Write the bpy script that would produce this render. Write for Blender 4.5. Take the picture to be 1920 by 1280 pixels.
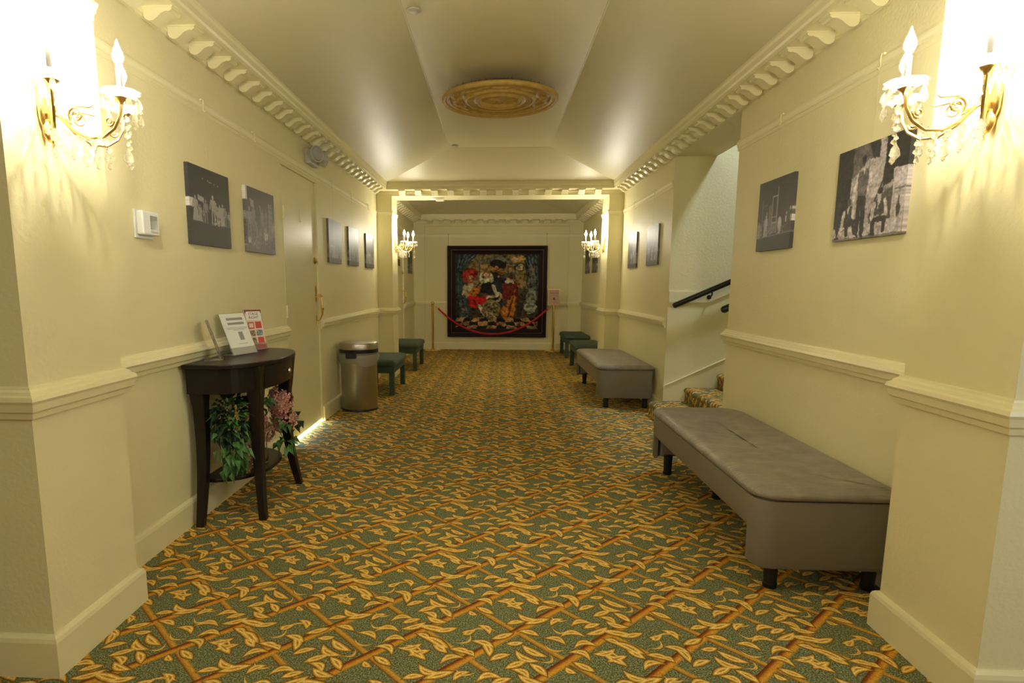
import bpy, bmesh, math, random
import numpy as np
from mathutils import Matrix, Vector
random.seed(7); rng = np.random.default_rng(7)
PI = math.pi
for o in list(bpy.data.objects): bpy.data.objects.remove(o)
S = bpy.context.scene
COL = S.collection

# ------------------------------------------------------------------ camera
F, PX, PY = 1139.53, 861.6, 705.4
R = ((0.998246, 0.059165, 0.002273), (0.011028, -0.148086, -0.988913), (-0.058172, 0.987203, -0.148478))
cam = bpy.data.objects.new('camera', bpy.data.cameras.new('camera'))
COL.objects.link(cam)
cam.matrix_world = Matrix(((R[0][0], -R[1][0], -R[2][0], 0), (R[0][1], -R[1][1], -R[2][1], 0),
                           (R[0][2], -R[1][2], -R[2][2], 1.28), (0, 0, 0, 1)))
cam.data.sensor_width = 36; cam.data.lens = F / 1920 * 36
cam.data.shift_x = (960 - PX) / 1920; cam.data.shift_y = (PY - 640) / 1920
cam.data.clip_start = 0.05
S.camera = cam

# ------------------------------------------------------------------ world, light, exposure
S.view_settings.view_transform = 'Standard'; S.view_settings.look = 'None'
S.view_settings.gamma = 1.0; S.view_settings.exposure = 1.7
w = bpy.data.worlds.new('world'); S.world = w; w.use_nodes = True
w.node_tree.nodes['Background'].inputs[0].default_value = (1.0, .9, .7, 1)
w.node_tree.nodes['Background'].inputs[1].default_value = 0.01
BULB = 210.0            # bulb emission
def area(name, loc, target, size, power, color, sy=None):
    d = bpy.data.lights.new(name, 'AREA'); d.energy = power; d.color = color; d.size = size
    if sy: d.shape = 'RECTANGLE'; d.size_y = sy
    o = bpy.data.objects.new(name, d); COL.objects.link(o); o.location = loc
    o.rotation_euler = (Vector(target) - Vector(loc)).to_track_quat('-Z', 'Y').to_euler()
    return o
area('stairwell_daylight', (2.95, 5.35, 4.25), (1.9, 5.7, 1.2), .30, 5, (.72, .84, 1.0)).data.spread = math.radians(85)
area('lobby_fill_light', (0.0, -.6, 2.5), (0, 1.2, 0), 1.6, 8, (1.0, .93, .74))  # unseen warm fill added behind the camera to brighten the near hall
area('lobby_daylight', (2.6, .1, 1.5), (-1.2, 2.6, .9), 1.0, 5, (.8, .92, 1.0))

# ------------------------------------------------------------------ materials
def mat(name, color, rough=.5, metal=0, spec=.5, bump=None, var=None, coat=0, trans=0, ior=1.45, emit=None, sheen=0):
    m = bpy.data.materials.new(name); m.use_nodes = True
    nt = m.node_tree; b = nt.nodes['Principled BSDF']
    b.inputs['Base Color'].default_value = (*color, 1); b.inputs['Roughness'].default_value = rough
    b.inputs['Metallic'].default_value = metal; b.inputs['Specular IOR Level'].default_value = spec
    b.inputs['Coat Weight'].default_value = coat; b.inputs['Transmission Weight'].default_value = trans
    b.inputs['IOR'].default_value = ior; b.inputs['Sheen Weight'].default_value = sheen
    if emit: b.inputs['Emission Color'].default_value = (*emit[0], 1); b.inputs['Emission Strength'].default_value = emit[1]
    tc = nt.nodes.new('ShaderNodeTexCoord')
    if bump:
        scale, strength, dist = bump[:3]
        n = nt.nodes.new('ShaderNodeTexNoise'); n.inputs['Scale'].default_value = scale; n.inputs['Detail'].default_value = 4
        if len(bump) > 3:
            mp = nt.nodes.new('ShaderNodeMapping'); mp.inputs['Scale'].default_value = bump[3]
            nt.links.new(tc.outputs['Object'], mp.inputs[0]); nt.links.new(mp.outputs[0], n.inputs['Vector'])
        else: nt.links.new(tc.outputs['Object'], n.inputs['Vector'])
        bp = nt.nodes.new('ShaderNodeBump'); bp.inputs['Strength'].default_value = strength; bp.inputs['Distance'].default_value = dist
        nt.links.new(n.outputs['Fac'], bp.inputs['Height']); nt.links.new(bp.outputs[0], b.inputs['Normal'])
    if var:
        scale, c2, amt = var[:3]
        n = nt.nodes.new('ShaderNodeTexNoise'); n.inputs['Scale'].default_value = scale; n.inputs['Detail'].default_value = 5
        if len(var) > 3:
            mp = nt.nodes.new('ShaderNodeMapping'); mp.inputs['Scale'].default_value = var[3]
            nt.links.new(tc.outputs['Object'], mp.inputs[0]); nt.links.new(mp.outputs[0], n.inputs['Vector'])
        else: nt.links.new(tc.outputs['Object'], n.inputs['Vector'])
        r = nt.nodes.new('ShaderNodeValToRGB'); r.color_ramp.elements[0].position = .5 - amt; r.color_ramp.elements[1].position = .5 + amt
        r.color_ramp.elements[0].color = (*color, 1); r.color_ramp.elements[1].color = (*c2, 1)
        nt.links.new(n.outputs['Fac'], r.inputs[0]); nt.links.new(r.outputs[0], b.inputs['Base Color'])
    return m
M = {}
WALL = (.805, .735, .45)
M['wall'] = mat('cream_wall_paint', WALL, .55, bump=(60, .30, .005), spec=.35)
M['trim'] = mat('cream_trim_paint', (.83, .76, .47), .32, bump=(40, .06, .003), spec=.5)
M['ceiling'] = mat('cream_ceiling_paint', (.74, .68, .45), .44, bump=(14, .22, .006), spec=.4)
M['door'] = mat('cream_door_gloss', (.78, .71, .43), .34, bump=(8, .08, .003, (1, 14, 1)), spec=.5)
M['brass'] = mat('polished_brass', (.83, .60, .22), .22, metal=1)
M['old_brass'] = mat('aged_brass', (.55, .40, .15), .3, metal=1)
M['gilt'] = mat('gilt_metal', (.85, .60, .24), .3, metal=1, bump=(120, .3, .002))
M['wood'] = mat('dark_stained_wood', (.012, .008, .006), .32, bump=(30, .1, .001, (1, 9, 1)), spec=.35)
M['steel'] = mat('brushed_steel', (.47, .45, .41), .34, metal=1, bump=(60, .12, .0006, (1, 1, 40)))
M['black'] = mat('black_plastic', (.012, .012, .014), .4)
M['bag'] = mat('clear_bag_film', (.85, .84, .8), .25, trans=.75, ior=1.1, bump=(60, .9, .006))
M['leather'] = mat('grey_leather', (.20, .18, .145), .36, var=(9, (.34, .30, .245), .25), bump=(7, .75, .014, (.8, 9, 1)), spec=.6)
M['leather_dark'] = mat('grey_leather_seam', (.035, .03, .027), .5)
M['leather_side'] = mat('grey_leather_side', (.23, .205, .172), .42, bump=(160, .2, .0012))
M['green'] = mat('green_velvet', (.040, .068, .042), .85, var=(60, (.070, .100, .062), .3), bump=(90, .3, .002), sheen=.05)
M['rail'] = mat('black_gloss_handrail', (.012, .011, .010), .22)
M['white'] = mat('white_plastic', (.82, .82, .80), .35)
M['grey_plastic'] = mat('off_white_housing', (.55, .53, .47), .35)
M['lcd'] = mat('lcd_glass', (.10, .11, .08), .15)
M['candle'] = mat('candle_sleeve', (.86, .83, .74), .4)
M['rope'] = mat('red_velvet', (.46, .008, .024), .7, sheen=.08, bump=(200, .3, .001))
M['frame'] = mat('mahogany_frame', (.016, .005, .005), .5, bump=(60, .4, .003), spec=.2)
M['frame_line'] = mat('frame_gilt_line', (.16, .10, .07), .4)
M['edge'] = mat('canvas_edge', (.05, .045, .05), .6)
M['acrylic'] = mat('clear_acrylic', (.92, .92, .9), .06, trans=.9, ior=1.25)
M['paper'] = mat('white_paper', (.80, .80, .76), .55)
M['ink'] = mat('grey_ink', (.30, .30, .29), .6)
M['red_ink'] = mat('red_ink', (.55, .07, .05), .5)
M['dark_red'] = mat('dark_red_ink', (.22, .03, .03), .5)
M['pale'] = mat('pale_pink_paper', (.75, .58, .50), .5)
M['photo_a'] = mat('brochure_tan', (.45, .32, .18), .5, var=(90, (.12, .10, .06), .1))
M['photo_b'] = mat('brochure_blue', (.30, .42, .50), .5, var=(90, (.10, .12, .12), .1))
M['pink_sign'] = mat('sign_paper', (.52, .34, .27), .5)
M['brown_ink'] = mat('brown_ink', (.14, .05, .04), .5)
M['petal'] = mat('pink_petals', (.52, .20, .17), .6, var=(45, (.74, .42, .34), .25))
M['leaf'] = mat('green_leaves', (.035, .115, .025), .45, var=(30, (.10, .24, .06), .2))
M['leaf_dark'] = mat('dark_leaves', (.012, .032, .012), .5)
M['yellow'] = mat('yellow_seed', (.42, .34, .05), .6)
M['glass'] = mat('vase_glass', (.93, .95, .92), .03, trans=1, ior=1.3)
M['dust'] = mat('dust_fringe', (.055, .05, .035), .95)
M['medal'] = mat('gold_plaster', (.64, .45, .14), .5, var=(25, (.48, .31, .08), .25))
M['cover'] = mat('cover_plate', (.62, .58, .47), .4)
M['wire'] = mat('clear_wire', (.62, .57, .38), .4)
M['silver'] = mat('silver_metal', (.75, .72, .66), .2, metal=1)
M['carpet_skirt'] = M['trim']
M['brown_sign'] = mat('brown_door_plate', (.12, .06, .03), .4)
M['bulb'] = mat('lit_bulb', (1, 1, 1), .3, emit=((1.0, .935, .76), BULB))
M['day'] = mat('gap_daylight_glow', (1, 1, 1), .3, emit=((.50, .72, 1.0), 60))  # glow of the panel added behind the left door
M['lamp_glass'] = mat('lamp_lens', (.75, .75, .72), .08, trans=.6, ior=1.3)
# crystal: clear glass with a little milky body so that it sparkles without needing deep caustics
def crystal():
    m = bpy.data.materials.new('crystal'); m.use_nodes = True; nt = m.node_tree; nt.nodes.clear()
    out = nt.nodes.new('ShaderNodeOutputMaterial'); g = nt.nodes.new('ShaderNodeBsdfGlass'); g.inputs['IOR'].default_value = 1.5
    g.inputs['Roughness'].default_value = .02
    t = nt.nodes.new('ShaderNodeBsdfTransparent'); t.inputs[0].default_value = (.97, .96, .93, 1)
    d = nt.nodes.new('ShaderNodeBsdfTranslucent'); d.inputs[0].default_value = (.95, .92, .85, 1)
    a = nt.nodes.new('ShaderNodeMixShader'); a.inputs[0].default_value = .35
    b = nt.nodes.new('ShaderNodeMixShader'); b.inputs[0].default_value = .18
    nt.links.new(g.outputs[0], a.inputs[1]); nt.links.new(t.outputs[0], a.inputs[2])
    nt.links.new(a.outputs[0], b.inputs[1]); nt.links.new(d.outputs[0], b.inputs[2]); nt.links.new(b.outputs[0], out.inputs[0])
    return m
M['crystal'] = crystal()

# printed canvas: colour comes from the mesh's own colour attribute
def print_mat(name, rough, spec=.5):
    m = bpy.data.materials.new(name); m.use_nodes = True; nt = m.node_tree; b = nt.nodes['Principled BSDF']
    a = nt.nodes.new('ShaderNodeAttribute'); a.attribute_name = 'print'
    nt.links.new(a.outputs['Color'], b.inputs['Base Color'])
    b.inputs['Roughness'].default_value = rough; b.inputs['Specular IOR Level'].default_value = spec
    n = nt.nodes.new('ShaderNodeTexNoise'); n.inputs['Scale'].default_value = 400
    bp = nt.nodes.new('ShaderNodeBump'); bp.inputs['Strength'].default_value = .15; bp.inputs['Distance'].default_value = .001
    nt.links.new(n.outputs['Fac'], bp.inputs['Height']); nt.links.new(bp.outputs[0], b.inputs['Normal'])
    return m
M['print'] = print_mat('printed_canvas', .50, .7)
M['oil'] = print_mat('oil_paint', .6, .15)

# carpet: diagonal trellis with scattered leaves, a 2x2-cell repeat
LEAVES = """0.04 0.98 0.14 0.88 0.17 0.69|0.05 1.93 0.08 1.76 0.1 1.6|0.05 1.24 0.21 1.19 0.3 1.1|0.17 0.59 0.32 0.48 0.28 0.27|0.15 2.12 0.32 2.03 0.23 1.79|0.43 1.35 0.38 1.15 0.54 1.01|0.27 1.05 0.48 0.98 0.66 0.9|0.51 1.76 0.54 1.57 0.54 1.38|0.43 1.88 0.51 1.76 0.75 1.74|0.3 0.1 0.57 0.12 0.59 -0.11|0.39 0.44 0.64 0.41 0.66 0.19|0.42 1.61 0.58 1.57 0.73 1.51|0.54 0.75 0.7 0.81 0.82 0.74|0.64 1.14 0.84 1.2 0.96 1.03|0.75 0.25 0.89 0.16 1.14 0.15|0.85 1.58 0.87 1.44 0.87 1.3|0.93 1.79 0.94 1.59 0.96 1.37|0.83 1.87 0.94 1.68 0.84 1.33|0.84 1.98 0.9 1.87 0.88 1.73|0.85 0.36 1.01 0.33 1.14 0.27|0.74 0.51 0.97 0.53 1.04 0.33|1.04 1.16 1.11 1.13 1.1 0.97|0.96 1.33 1.08 1.2 1.1 1.03|1.0 2.17 1.11 1.96 1.27 1.7|1.09 1.85 1.25 1.75 1.41 1.69|1.28 0.26 1.28 0.08 1.4 -0.08|1.27 0.4 1.37 0.31 1.29 0.1|1.24 0.47 1.42 0.44 1.58 0.39|1.21 0.74 1.38 0.73 1.52 0.65|1.41 1.15 1.4 0.99 1.26 0.83|1.33 1.27 1.44 1.13 1.45 0.93|1.35 1.49 1.44 1.46 1.52 1.45|1.38 1.55 1.46 1.48 1.58 1.46|1.57 0.32 1.58 0.17 1.53 -0.02|1.67 0.67 1.6 0.43 1.73 0.27|1.6 1.11 1.75 1.06 1.94 1.01|1.83 0.7 1.8 0.47 1.88 0.27|1.67 0.88 1.76 0.8 1.88 0.74|1.68 1.53 1.75 1.4 1.64 1.23|1.89 1.93 1.85 1.83 1.89 1.75"""
CURLS = """0.54 0.75 0.42 0.6 0.7 0.52|1.44 1.46 1.28 1.3 1.12 1.45|1.46 1.48 1.7 1.4 1.78 1.2|0.6 1.55 0.62 1.75 0.5 1.85|0.1 0.5 0.05 0.3 0.22 0.2|1.7 0.3 1.85 0.15 1.95 0.3|0.75 0.95 0.72 0.75 0.9 0.7"""
def carpet():
    m = bpy.data.materials.new('patterned_carpet'); m.use_nodes = True; nt = m.node_tree; L = nt.links
    b = nt.nodes['Principled BSDF']; b.inputs['Roughness'].default_value = .95; b.inputs['Specular IOR Level'].default_value = .08
    def N(t, **k):
        n = nt.nodes.new(t)
        for a, v in k.items(): setattr(n, a, v)
        return n
    def math_(op, a, b_=None, c=None):
        n = N('ShaderNodeMath', operation=op)
        for i, v in enumerate((a, b_, c)):
            if v is None: continue
            if hasattr(v, 'links'): L.new(v, n.inputs[i])
            else: n.inputs[i].default_value = v
        return n.outputs[0]
    geo = N('ShaderNodeNewGeometry'); sep = N('ShaderNodeSeparateXYZ'); L.new(geo.outputs['Position'], sep.inputs[0])
    x = math_('ADD', sep.outputs[0], sep.outputs[2]); y = sep.outputs[1]
    k = 2 ** -.5
    a = math_('DIVIDE', math_('SUBTRACT', math_('MULTIPLY', math_('ADD', x, y), k), .076), .2468)
    c = math_('DIVIDE', math_('SUBTRACT', math_('MULTIPLY', math_('SUBTRACT', y, x), k), .226), .241)
    cmb = N('ShaderNodeCombineXYZ'); L.new(a, cmb.inputs[0]); L.new(c, cmb.inputs[1]); P = cmb.outputs[0]
    # slight hand-drawn wobble of the leaves
    best = None; idx = 0
    def leaf(vals, wid):
        p0, p1, p2 = [Vector(vals[i:i + 2]) for i in (0, 2, 4)]
        ch = p2 - p0; ln = ch.length / 2 * 1.12; mid = (p0 + p2) / 2; th = math.atan2(ch.y, ch.x)
        nrm = Vector((-math.sin(th), math.cos(th))); sag = (p1 - mid).dot(nrm)
        # frame through the apex: y' = y + sag*x^2
        ctr = mid + nrm * sag
        wr = N('ShaderNodeVectorMath', operation='WRAP'); L.new(P, wr.inputs[0])
        wr.inputs[1].default_value = (ctr.x + 1, ctr.y + 1, 1); wr.inputs[2].default_value = (ctr.x - 1, ctr.y - 1, -1)
        mp = N('ShaderNodeMapping', vector_type='TEXTURE'); L.new(wr.outputs[0], mp.inputs[0])
        mp.inputs['Location'].default_value = (ctr.x, ctr.y, 0); mp.inputs['Rotation'].default_value = (0, 0, th)
        mp.inputs['Scale'].default_value = (ln, wid, 1)
        s = N('ShaderNodeSeparateXYZ'); L.new(mp.outputs[0], s.inputs[0])
        xx = math_('MULTIPLY', s.outputs[0], s.outputs[0])
        yy = math_('ABSOLUTE', math_('MULTIPLY_ADD', xx, sag / wid, s.outputs[1]))
        return math_('ADD', xx, yy)
    for row in LEAVES.split('|'):
        v = [float(q) for q in row.split()]
        ln = math.hypot(v[4] - v[0], v[5] - v[1])
        r = leaf(v, .045 + .075 * min(ln, .5)); best = r if best is None else math_('MINIMUM', best, r)
    for row in CURLS.split('|'):
        r = leaf([float(q) for q in row.split()], .026); best = math_('MINIMUM', best, r)
    t = math_('SUBTRACT', 1, best)           # >0 inside a leaf, 1 on the vein
    # trellis bars
    def bar(coord):
        fr = math_('WRAP', coord, .5, -.5); return fr
    fc = bar(c); fa = bar(a)
    noise = N('ShaderNodeTexNoise'); noise.inputs['Scale'].default_value = 190; noise.inputs['Detail'].default_value = 2
    L.new(geo.outputs['Position'], noise.inputs['Vector'])
    n2 = N('ShaderNodeTexNoise'); n2.inputs['Scale'].default_value = 60; n2.inputs['Detail'].default_value = 3; L.new(geo.outputs['Position'], n2.inputs['Vector'])
    def ramp(fac, els, interp='LINEAR'):
        r = N('ShaderNodeValToRGB'); r.color_ramp.interpolation = interp
        e = r.color_ramp.elements
        while len(e) < len(els): e.new(.5)
        for q, (p, col) in zip(e, els): q.position = p; q.color = (*col, 1)
        L.new(fac, r.inputs[0]); return r.outputs[0]
    def mix(fac, c1, c2, typ='MIX'):
        n = N('ShaderNodeMix', data_type='RGBA', blend_type=typ)
        if hasattr(fac, 'links'): L.new(fac, n.inputs[0])
        else: n.inputs[0].default_value = fac
        for i, q in ((6, c1), (7, c2)):
            if hasattr(q, 'links'): L.new(q, n.inputs[i])
            else: n.inputs[i].default_value = (*q, 1)
        return n.outputs[2]
    green = ramp(noise.outputs['Fac'], [(.32, (.065, .076, .036)), (.50, (.160, .176, .082)), (.66, (.31, .32, .17))])
    def smooth(v, lo, hi):
        n = N('ShaderNodeMapRange', interpolation_type='SMOOTHSTEP'); n.inputs['From Min'].default_value = lo; n.inputs['From Max'].default_value = hi
        L.new(v, n.inputs[0]); return n.outputs[0]
    # thick bars (constant c): dark red edge on +c side
    barc = ramp(math_('MULTIPLY_ADD', fc, 4.5, .5), [(0.14, (.42, .20, .03)), (.34, (.70, .36, .045)), (.54, (.60, .25, .03)), (.66, (.30, .08, .014)), (.80, (.15, .035, .010))])
    mc = math_('SUBTRACT', 1, smooth(math_('ABSOLUTE', fc), .070, .084))
    bara = ramp(math_('MULTIPLY_ADD', fa, 6, .5), [(0.20, (.19, .06, .012)), (.38, (.50, .25, .04)), (.62, (.64, .37, .06)), (.8, (.40, .21, .03))])
    ma = math_('SUBTRACT', 1, smooth(math_('ABSOLUTE', fa), .048, .060))
    col = mix(ma, green, bara); col = mix(mc, col, barc)
    # leaf: brown outline, ochre, pale cream ridge, darker vein
    lc = ramp(math_('MULTIPLY_ADD', t, .5, .25), [(.10, (.11, .075, .025)), (.25, (.20, .10, .02)), (.33, (.56, .30, .04)), (.42, (.70, .43, .08)), (.54, (.93, .70, .26)), (.64, (.74, .44, .08)), (.74, (.34, .16, .022))])
    ml = smooth(t, -.26, -.12)
    col = mix(ml, col, lc)
    spk = ramp(n2.outputs['Fac'], [(.3, (.82, .82, .82)), (.7, (1.12, 1.12, 1.12))])
    col = mix(.8, col, spk, 'MULTIPLY')
    sp2 = ramp(noise.outputs['Fac'], [(.34, (.62, .62, .62)), (.66, (1.3, 1.3, 1.3))])
    col = mix(.7, col, sp2, 'MULTIPLY')
    L.new(col, b.inputs['Base Color'])
    bp = N('ShaderNodeBump'); bp.inputs['Strength'].default_value = .5; bp.inputs['Distance'].default_value = .003
    L.new(noise.outputs['Fac'], bp.inputs['Height']); L.new(bp.outputs[0], b.inputs['Normal'])
    return m
M['carpet'] = carpet()

# ------------------------------------------------------------------ mesh helpers
class MB:
    def __init__(s): s.v = []; s.f = []
    def add(s, vs, fs, mtx=None):
        o = len(s.v); s.v += [tuple(mtx @ Vector(p)) if mtx else tuple(p) for p in vs]
        s.f += [tuple(i + o for i in f) for f in fs]; return s
    def box(s, a, b, mtx=None):
        x0, y0, z0 = a; x1, y1, z1 = b
        return s.add([(x0, y0, z0), (x1, y0, z0), (x1, y1, z0), (x0, y1, z0), (x0, y0, z1), (x1, y0, z1), (x1, y1, z1), (x0, y1, z1)],
                     [(0, 3, 2, 1), (4, 5, 6, 7), (0, 1, 5, 4), (1, 2, 6, 5), (2, 3, 7, 6), (3, 0, 4, 7)], mtx)
    def lathe(s, prof, n=24, mtx=None, ax=1, ay=1):
        vs = []; fs = []
        for r, z in prof:
            for i in range(n):
                t = 2 * PI * i / n; vs.append((r * math.cos(t) * ax, r * math.sin(t) * ay, z))
        for j in range(len(prof) - 1):
            for i in range(n):
                k = (i + 1) % n; fs.append((j * n + i, j * n + k, (j + 1) * n + k, (j + 1) * n + i))
        fs.append(tuple(range(n))[::-1]); fs.append(tuple((len(prof) - 1) * n + i for i in range(n)))
        return s.add(vs, fs, mtx)
    def tube(s, pts, r, n=8, mtx=None):
        pts = [Vector(p) for p in pts]; rs = r if isinstance(r, (list, tuple)) else [r] * len(pts)
        vs = []; fs = []; up = None
        for j, p in enumerate(pts):
            d = (pts[min(j + 1, len(pts) - 1)] - pts[max(j - 1, 0)]).normalized()
            if up is None:
                up = Vector((0, 0, 1)) if abs(d.z) < .9 else Vector((1, 0, 0))
            a = d.cross(up).normalized(); bb = a.cross(d).normalized(); up = bb
            for i in range(n):
                t = 2 * PI * i / n; vs.append(p + (a * math.cos(t) + bb * math.sin(t)) * rs[j])
        for j in range(len(pts) - 1):
            for i in range(n):
                k = (i + 1) % n; fs.append((j * n + i, j * n + k, (j + 1) * n + k, (j + 1) * n + i))
        fs.append(tuple(range(n))[::-1]); fs.append(tuple((len(pts) - 1) * n + i for i in range(n)))
        return s.add(vs, fs, mtx)
    def prism(s, poly, z0, z1, mtx=None):
        n = len(poly)
        return s.add([(x, y, z0) for x, y in poly] + [(x, y, z1) for x, y in poly],
                     [tuple(range(n))[::-1], tuple(range(n, 2 * n))] + [(i, (i + 1) % n, n + (i + 1) % n, n + i) for i in range(n)], mtx)
    def sphere(s, c, r, n=10, sq=(1, 1, 1)):
        pr = [(max(1e-4, math.sin(PI * j / (n - 1))) * r, -math.cos(PI * j / (n - 1)) * r) for j in range(n)]
        return s.lathe(pr, n + 2, Matrix.Translation(c) @ Matrix.Diagonal((*sq, 1)))
def link(name, me, m, parent=None):
    o = bpy.data.objects.new(name, me); COL.objects.link(o)
    if m and not me.materials: me.materials.append(m)
    if parent: o.parent = parent
    return o
def obj(name, mb, m, parent=None, smooth=False, bevel=0, auto=None, loc=None):
    """mesh from builder; loc = origin of the object (geometry keeps its place)"""
    me = bpy.data.meshes.new(name)
    vs = mb.v
    if loc: vs = [(a - loc[0], b - loc[1], c - loc[2]) for a, b, c in vs]
    me.from_pydata(vs, [], mb.f); me.update()
    bm = bmesh.new(); bm.from_mesh(me); bmesh.ops.recalc_face_normals(bm, faces=bm.faces); bm.to_mesh(me); bm.free()
    o = link(name, me, m, parent)
    if loc: o.location = loc
    if smooth:
        for p in me.polygons: p.use_smooth = True
        try: me.set_sharp_from_angle(angle=math.radians(auto or 40))
        except Exception: pass
    if bevel:
        b = o.modifiers.new('bevel', 'BEVEL'); b.width = bevel; b.segments = 2; b.limit_method = 'ANGLE'; b.angle_limit = .6
    return o
def tag(o, label, cat, group=None):
    o['label'] = label; o['category'] = cat
    if group: o['group'] = group
    return o
def struct(o): o['kind'] = 'structure'; return o
def empty(name, loc, rz=0):
    o = bpy.data.objects.new(name, None); COL.objects.link(o); o.location = loc; o.rotation_euler = (0, 0, rz); o.empty_display_size = .1
    return o
def thing(name, loc, label, cat, rz=0, group=None): return tag(empty(name, loc, rz), label, cat, group)
def copy_tree(o, parent=None):
    c = o.copy(); COL.objects.link(c)
    if parent: c.parent = parent
    for ch in [q for q in bpy.data.objects if q.parent == o]: copy_tree(ch, c)
    return c
def place_copy(o, loc, rz, label, group=None):
    c = copy_tree(o); c.location = loc; c.rotation_euler = (0, 0, rz); c['label'] = label
    if group: c['group'] = group
    return c
def T(x, y, z): return Matrix.Translation((x, y, z))
def Rz(a): return Matrix.Rotation(a, 4, 'Z')
def Rx(a): return Matrix.Rotation(a, 4, 'X')
def Ry(a): return Matrix.Rotation(a, 4, 'Y')

def sweep(path, prof, side, mb=None):
    """moulding: horizontal path [(x,y)], closed profile [(offset,z)], room on the given side (+1 left / -1 right of travel)"""
    mb = mb or MB(); n = len(path); P = [Vector(p) for p in path]; rings = []
    for i, p in enumerate(P):
        def nr(a, b): d = (b - a).normalized(); return Vector((-d.y, d.x)) * side
        if i == 0: off = nr(P[0], P[1])
        elif i == n - 1: off = nr(P[-2], P[-1])
        else:
            a = nr(P[i - 1], p); b = nr(p, P[i + 1]); q = (a + b); off = q / max(1e-6, (1 + a.dot(b)))
        rings.append([(p.x + off.x * o, p.y + off.y * o, z) for o, z in prof])
    m = len(prof); vs = [v for r in rings for v in r]; fs = []
    for i in range(n - 1):
        for j in range(m):
            k = (j + 1) % m; fs.append((i * m + j, i * m + k, (i + 1) * m + k, (i + 1) * m + j))
    fs.append(tuple(range(m))); fs.append(tuple((n - 1) * m + j for j in range(m))[::-1])
    return mb.add(vs, fs)

# ------------------------------------------------------------------ the setting
XL, XR = -1.63, 1.68           # wall faces
PL, PR = -1.435, 1.457         # near pillar faces
FL, FR = -1.42, 1.487          # far pillar faces
YN0, YN1, YF0, YF1, YB = 1.766, 2.234, 8.41, 8.85, 12.21
D1 = (4.67, 5.58, 2.19); D2 = (9.82, 10.80, 2.12)
ZT = 2.62
struct(obj('floor', MB().box((-4, -3.2, -.2), (4, 12.5, 0)), M['carpet']))
wl = MB()
for y0, y1, z0, z1 in ((YN0, D1[0], 0, 3), (D1[0], D1[1], D1[2], 3), (D1[1], D2[0], 0, 3), (D2[0], D2[1], D2[2], 3), (D2[1], YB + .15, 0, 3)):
    wl.box((XL - .15, y0, z0), (XL, y1, z1))
struct(obj('wall_left', wl, M['wall']))
wr = MB()
wr.box((XR, YN0, 0), (XR + .15, 4.52, 3)).box((XR, 4.52, 2.485), (XR + .15, 6.09, 3)).box((XR, 6.09, 0), (XR + .15, YB + .15, 3))
struct(obj('wall_right', wr, M['wall']))
struct(obj('wall_back', MB().box((XL - .15, YB, 0), (XR + .15, YB + .15, 3)), M['wall']))
# near and far pillars with the beams that span them
struct(obj('wall_near_left', MB().box((XL, YN0, 0), (PL, YN1, 3)).box((-4, YN0, 0), (XL - .15, YN0 + .15, 3)), M['wall']))
struct(obj('wall_near_right', MB().box((PR, YN0, 0), (XR, YN1, 3)).box((XR + .15, YN0, 0), (4, YN0 + .15, 3)), M['wall']))
struct(obj('wall_near_beam', MB().box((PL, YN0, 2.468), (PR, YN1, 3)), M['wall']))
struct(obj('wall_far_left', MB().box((XL, YF0, 0), (FL, YF1, 3)), M['wall']))
struct(obj('wall_far_right', MB().box((FR, YF0, 0), (XR, YF1 + .07, 3)), M['wall']))
struct(obj('wall_far_beam', MB().box((FL, YF0, 2.468), (FR, YF1, 3)), M['wall']))
# lobby around the camera
struct(obj('wall_lobby', MB().box((-4, -3.2, 0), (-3.85, YN0, 2.75)).box((3.85, -3.2, 0), (4, YN0, 2.75)).box((-4, -3.2, 0), (4, -3.05, 2.75)), M['wall']))
struct(obj('ceiling_lobby', MB().box((-4, -3.2, 2.7), (4, YN0, 2.85)), M['ceiling']))
# tray ceiling of the hall: sloping sides up to a flat panel
OC = .185
x0, x1, y0, y1 = XL + OC, XR - OC, YN1 + OC, YF0 - OC
tx0, tx1, ty0, ty1, tz = -.56, .62, 3.2, 7.42, 2.87
c = MB(); lo = [(x0, y0, ZT), (x1, y0, ZT), (x1, y1, ZT), (x0, y1, ZT)]; hi = [(tx0, ty0, tz), (tx1, ty0, tz), (tx1, ty1, tz), (tx0, ty1, tz)]
ot = [(XL, YN1, ZT), (XR, YN1, ZT), (XR, YF0, ZT), (XL, YF0, ZT)]
top = [(a, b, 3.05) for a, b, _ in ot]
vs = ot + lo + hi + top
fs = [(8, 9, 10, 11), (12, 13, 14, 15)]
for i in range(4):
    j = (i + 1) % 4
    fs += [(i, j, 4 + j, 4 + i), (4 + i, 4 + j, 8 + j, 8 + i), (i, j, 12 + j, 12 + i)]
c.add(vs, fs)
struct(obj('ceiling', c, M['ceiling'], bevel=.012))
# low ceiling of the far bay, slightly vaulted
c = MB(); a0, a1 = YF1, YB
lo = [(XL + .17, a0 + .1, ZT), (XR - .17, a0 + .1, ZT), (XR - .17, a1 - .17, ZT), (XL + .17, a1 - .17, ZT)]
hi = [(-.6, a0 + .7, 2.80), (.65, a0 + .7, 2.80), (.65, a1 - .9, 2.80), (-.6, a1 - .9, 2.80)]
ot = [(XL, a0, ZT), (XR, a0, ZT), (XR, a1, ZT), (XL, a1, ZT)]; top = [(a, b, 3.0) for a, b, _ in ot]
vs = ot + lo + hi + top; c.add(vs, fs)
struct(obj('ceiling_far', c, M['ceiling']))
# ridge line along the tray edge
rg = MB()
for p, q in (((tx0, ty0), (tx0, ty1)), ((tx0, ty1), (tx1, ty1)), ((tx1, ty1), (tx1, ty0))):
    rg.tube([(*p, tz + .002), (*q, tz + .002)], .006, 6)
struct(obj('trim_1', rg, M['ceiling'], smooth=True))

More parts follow.
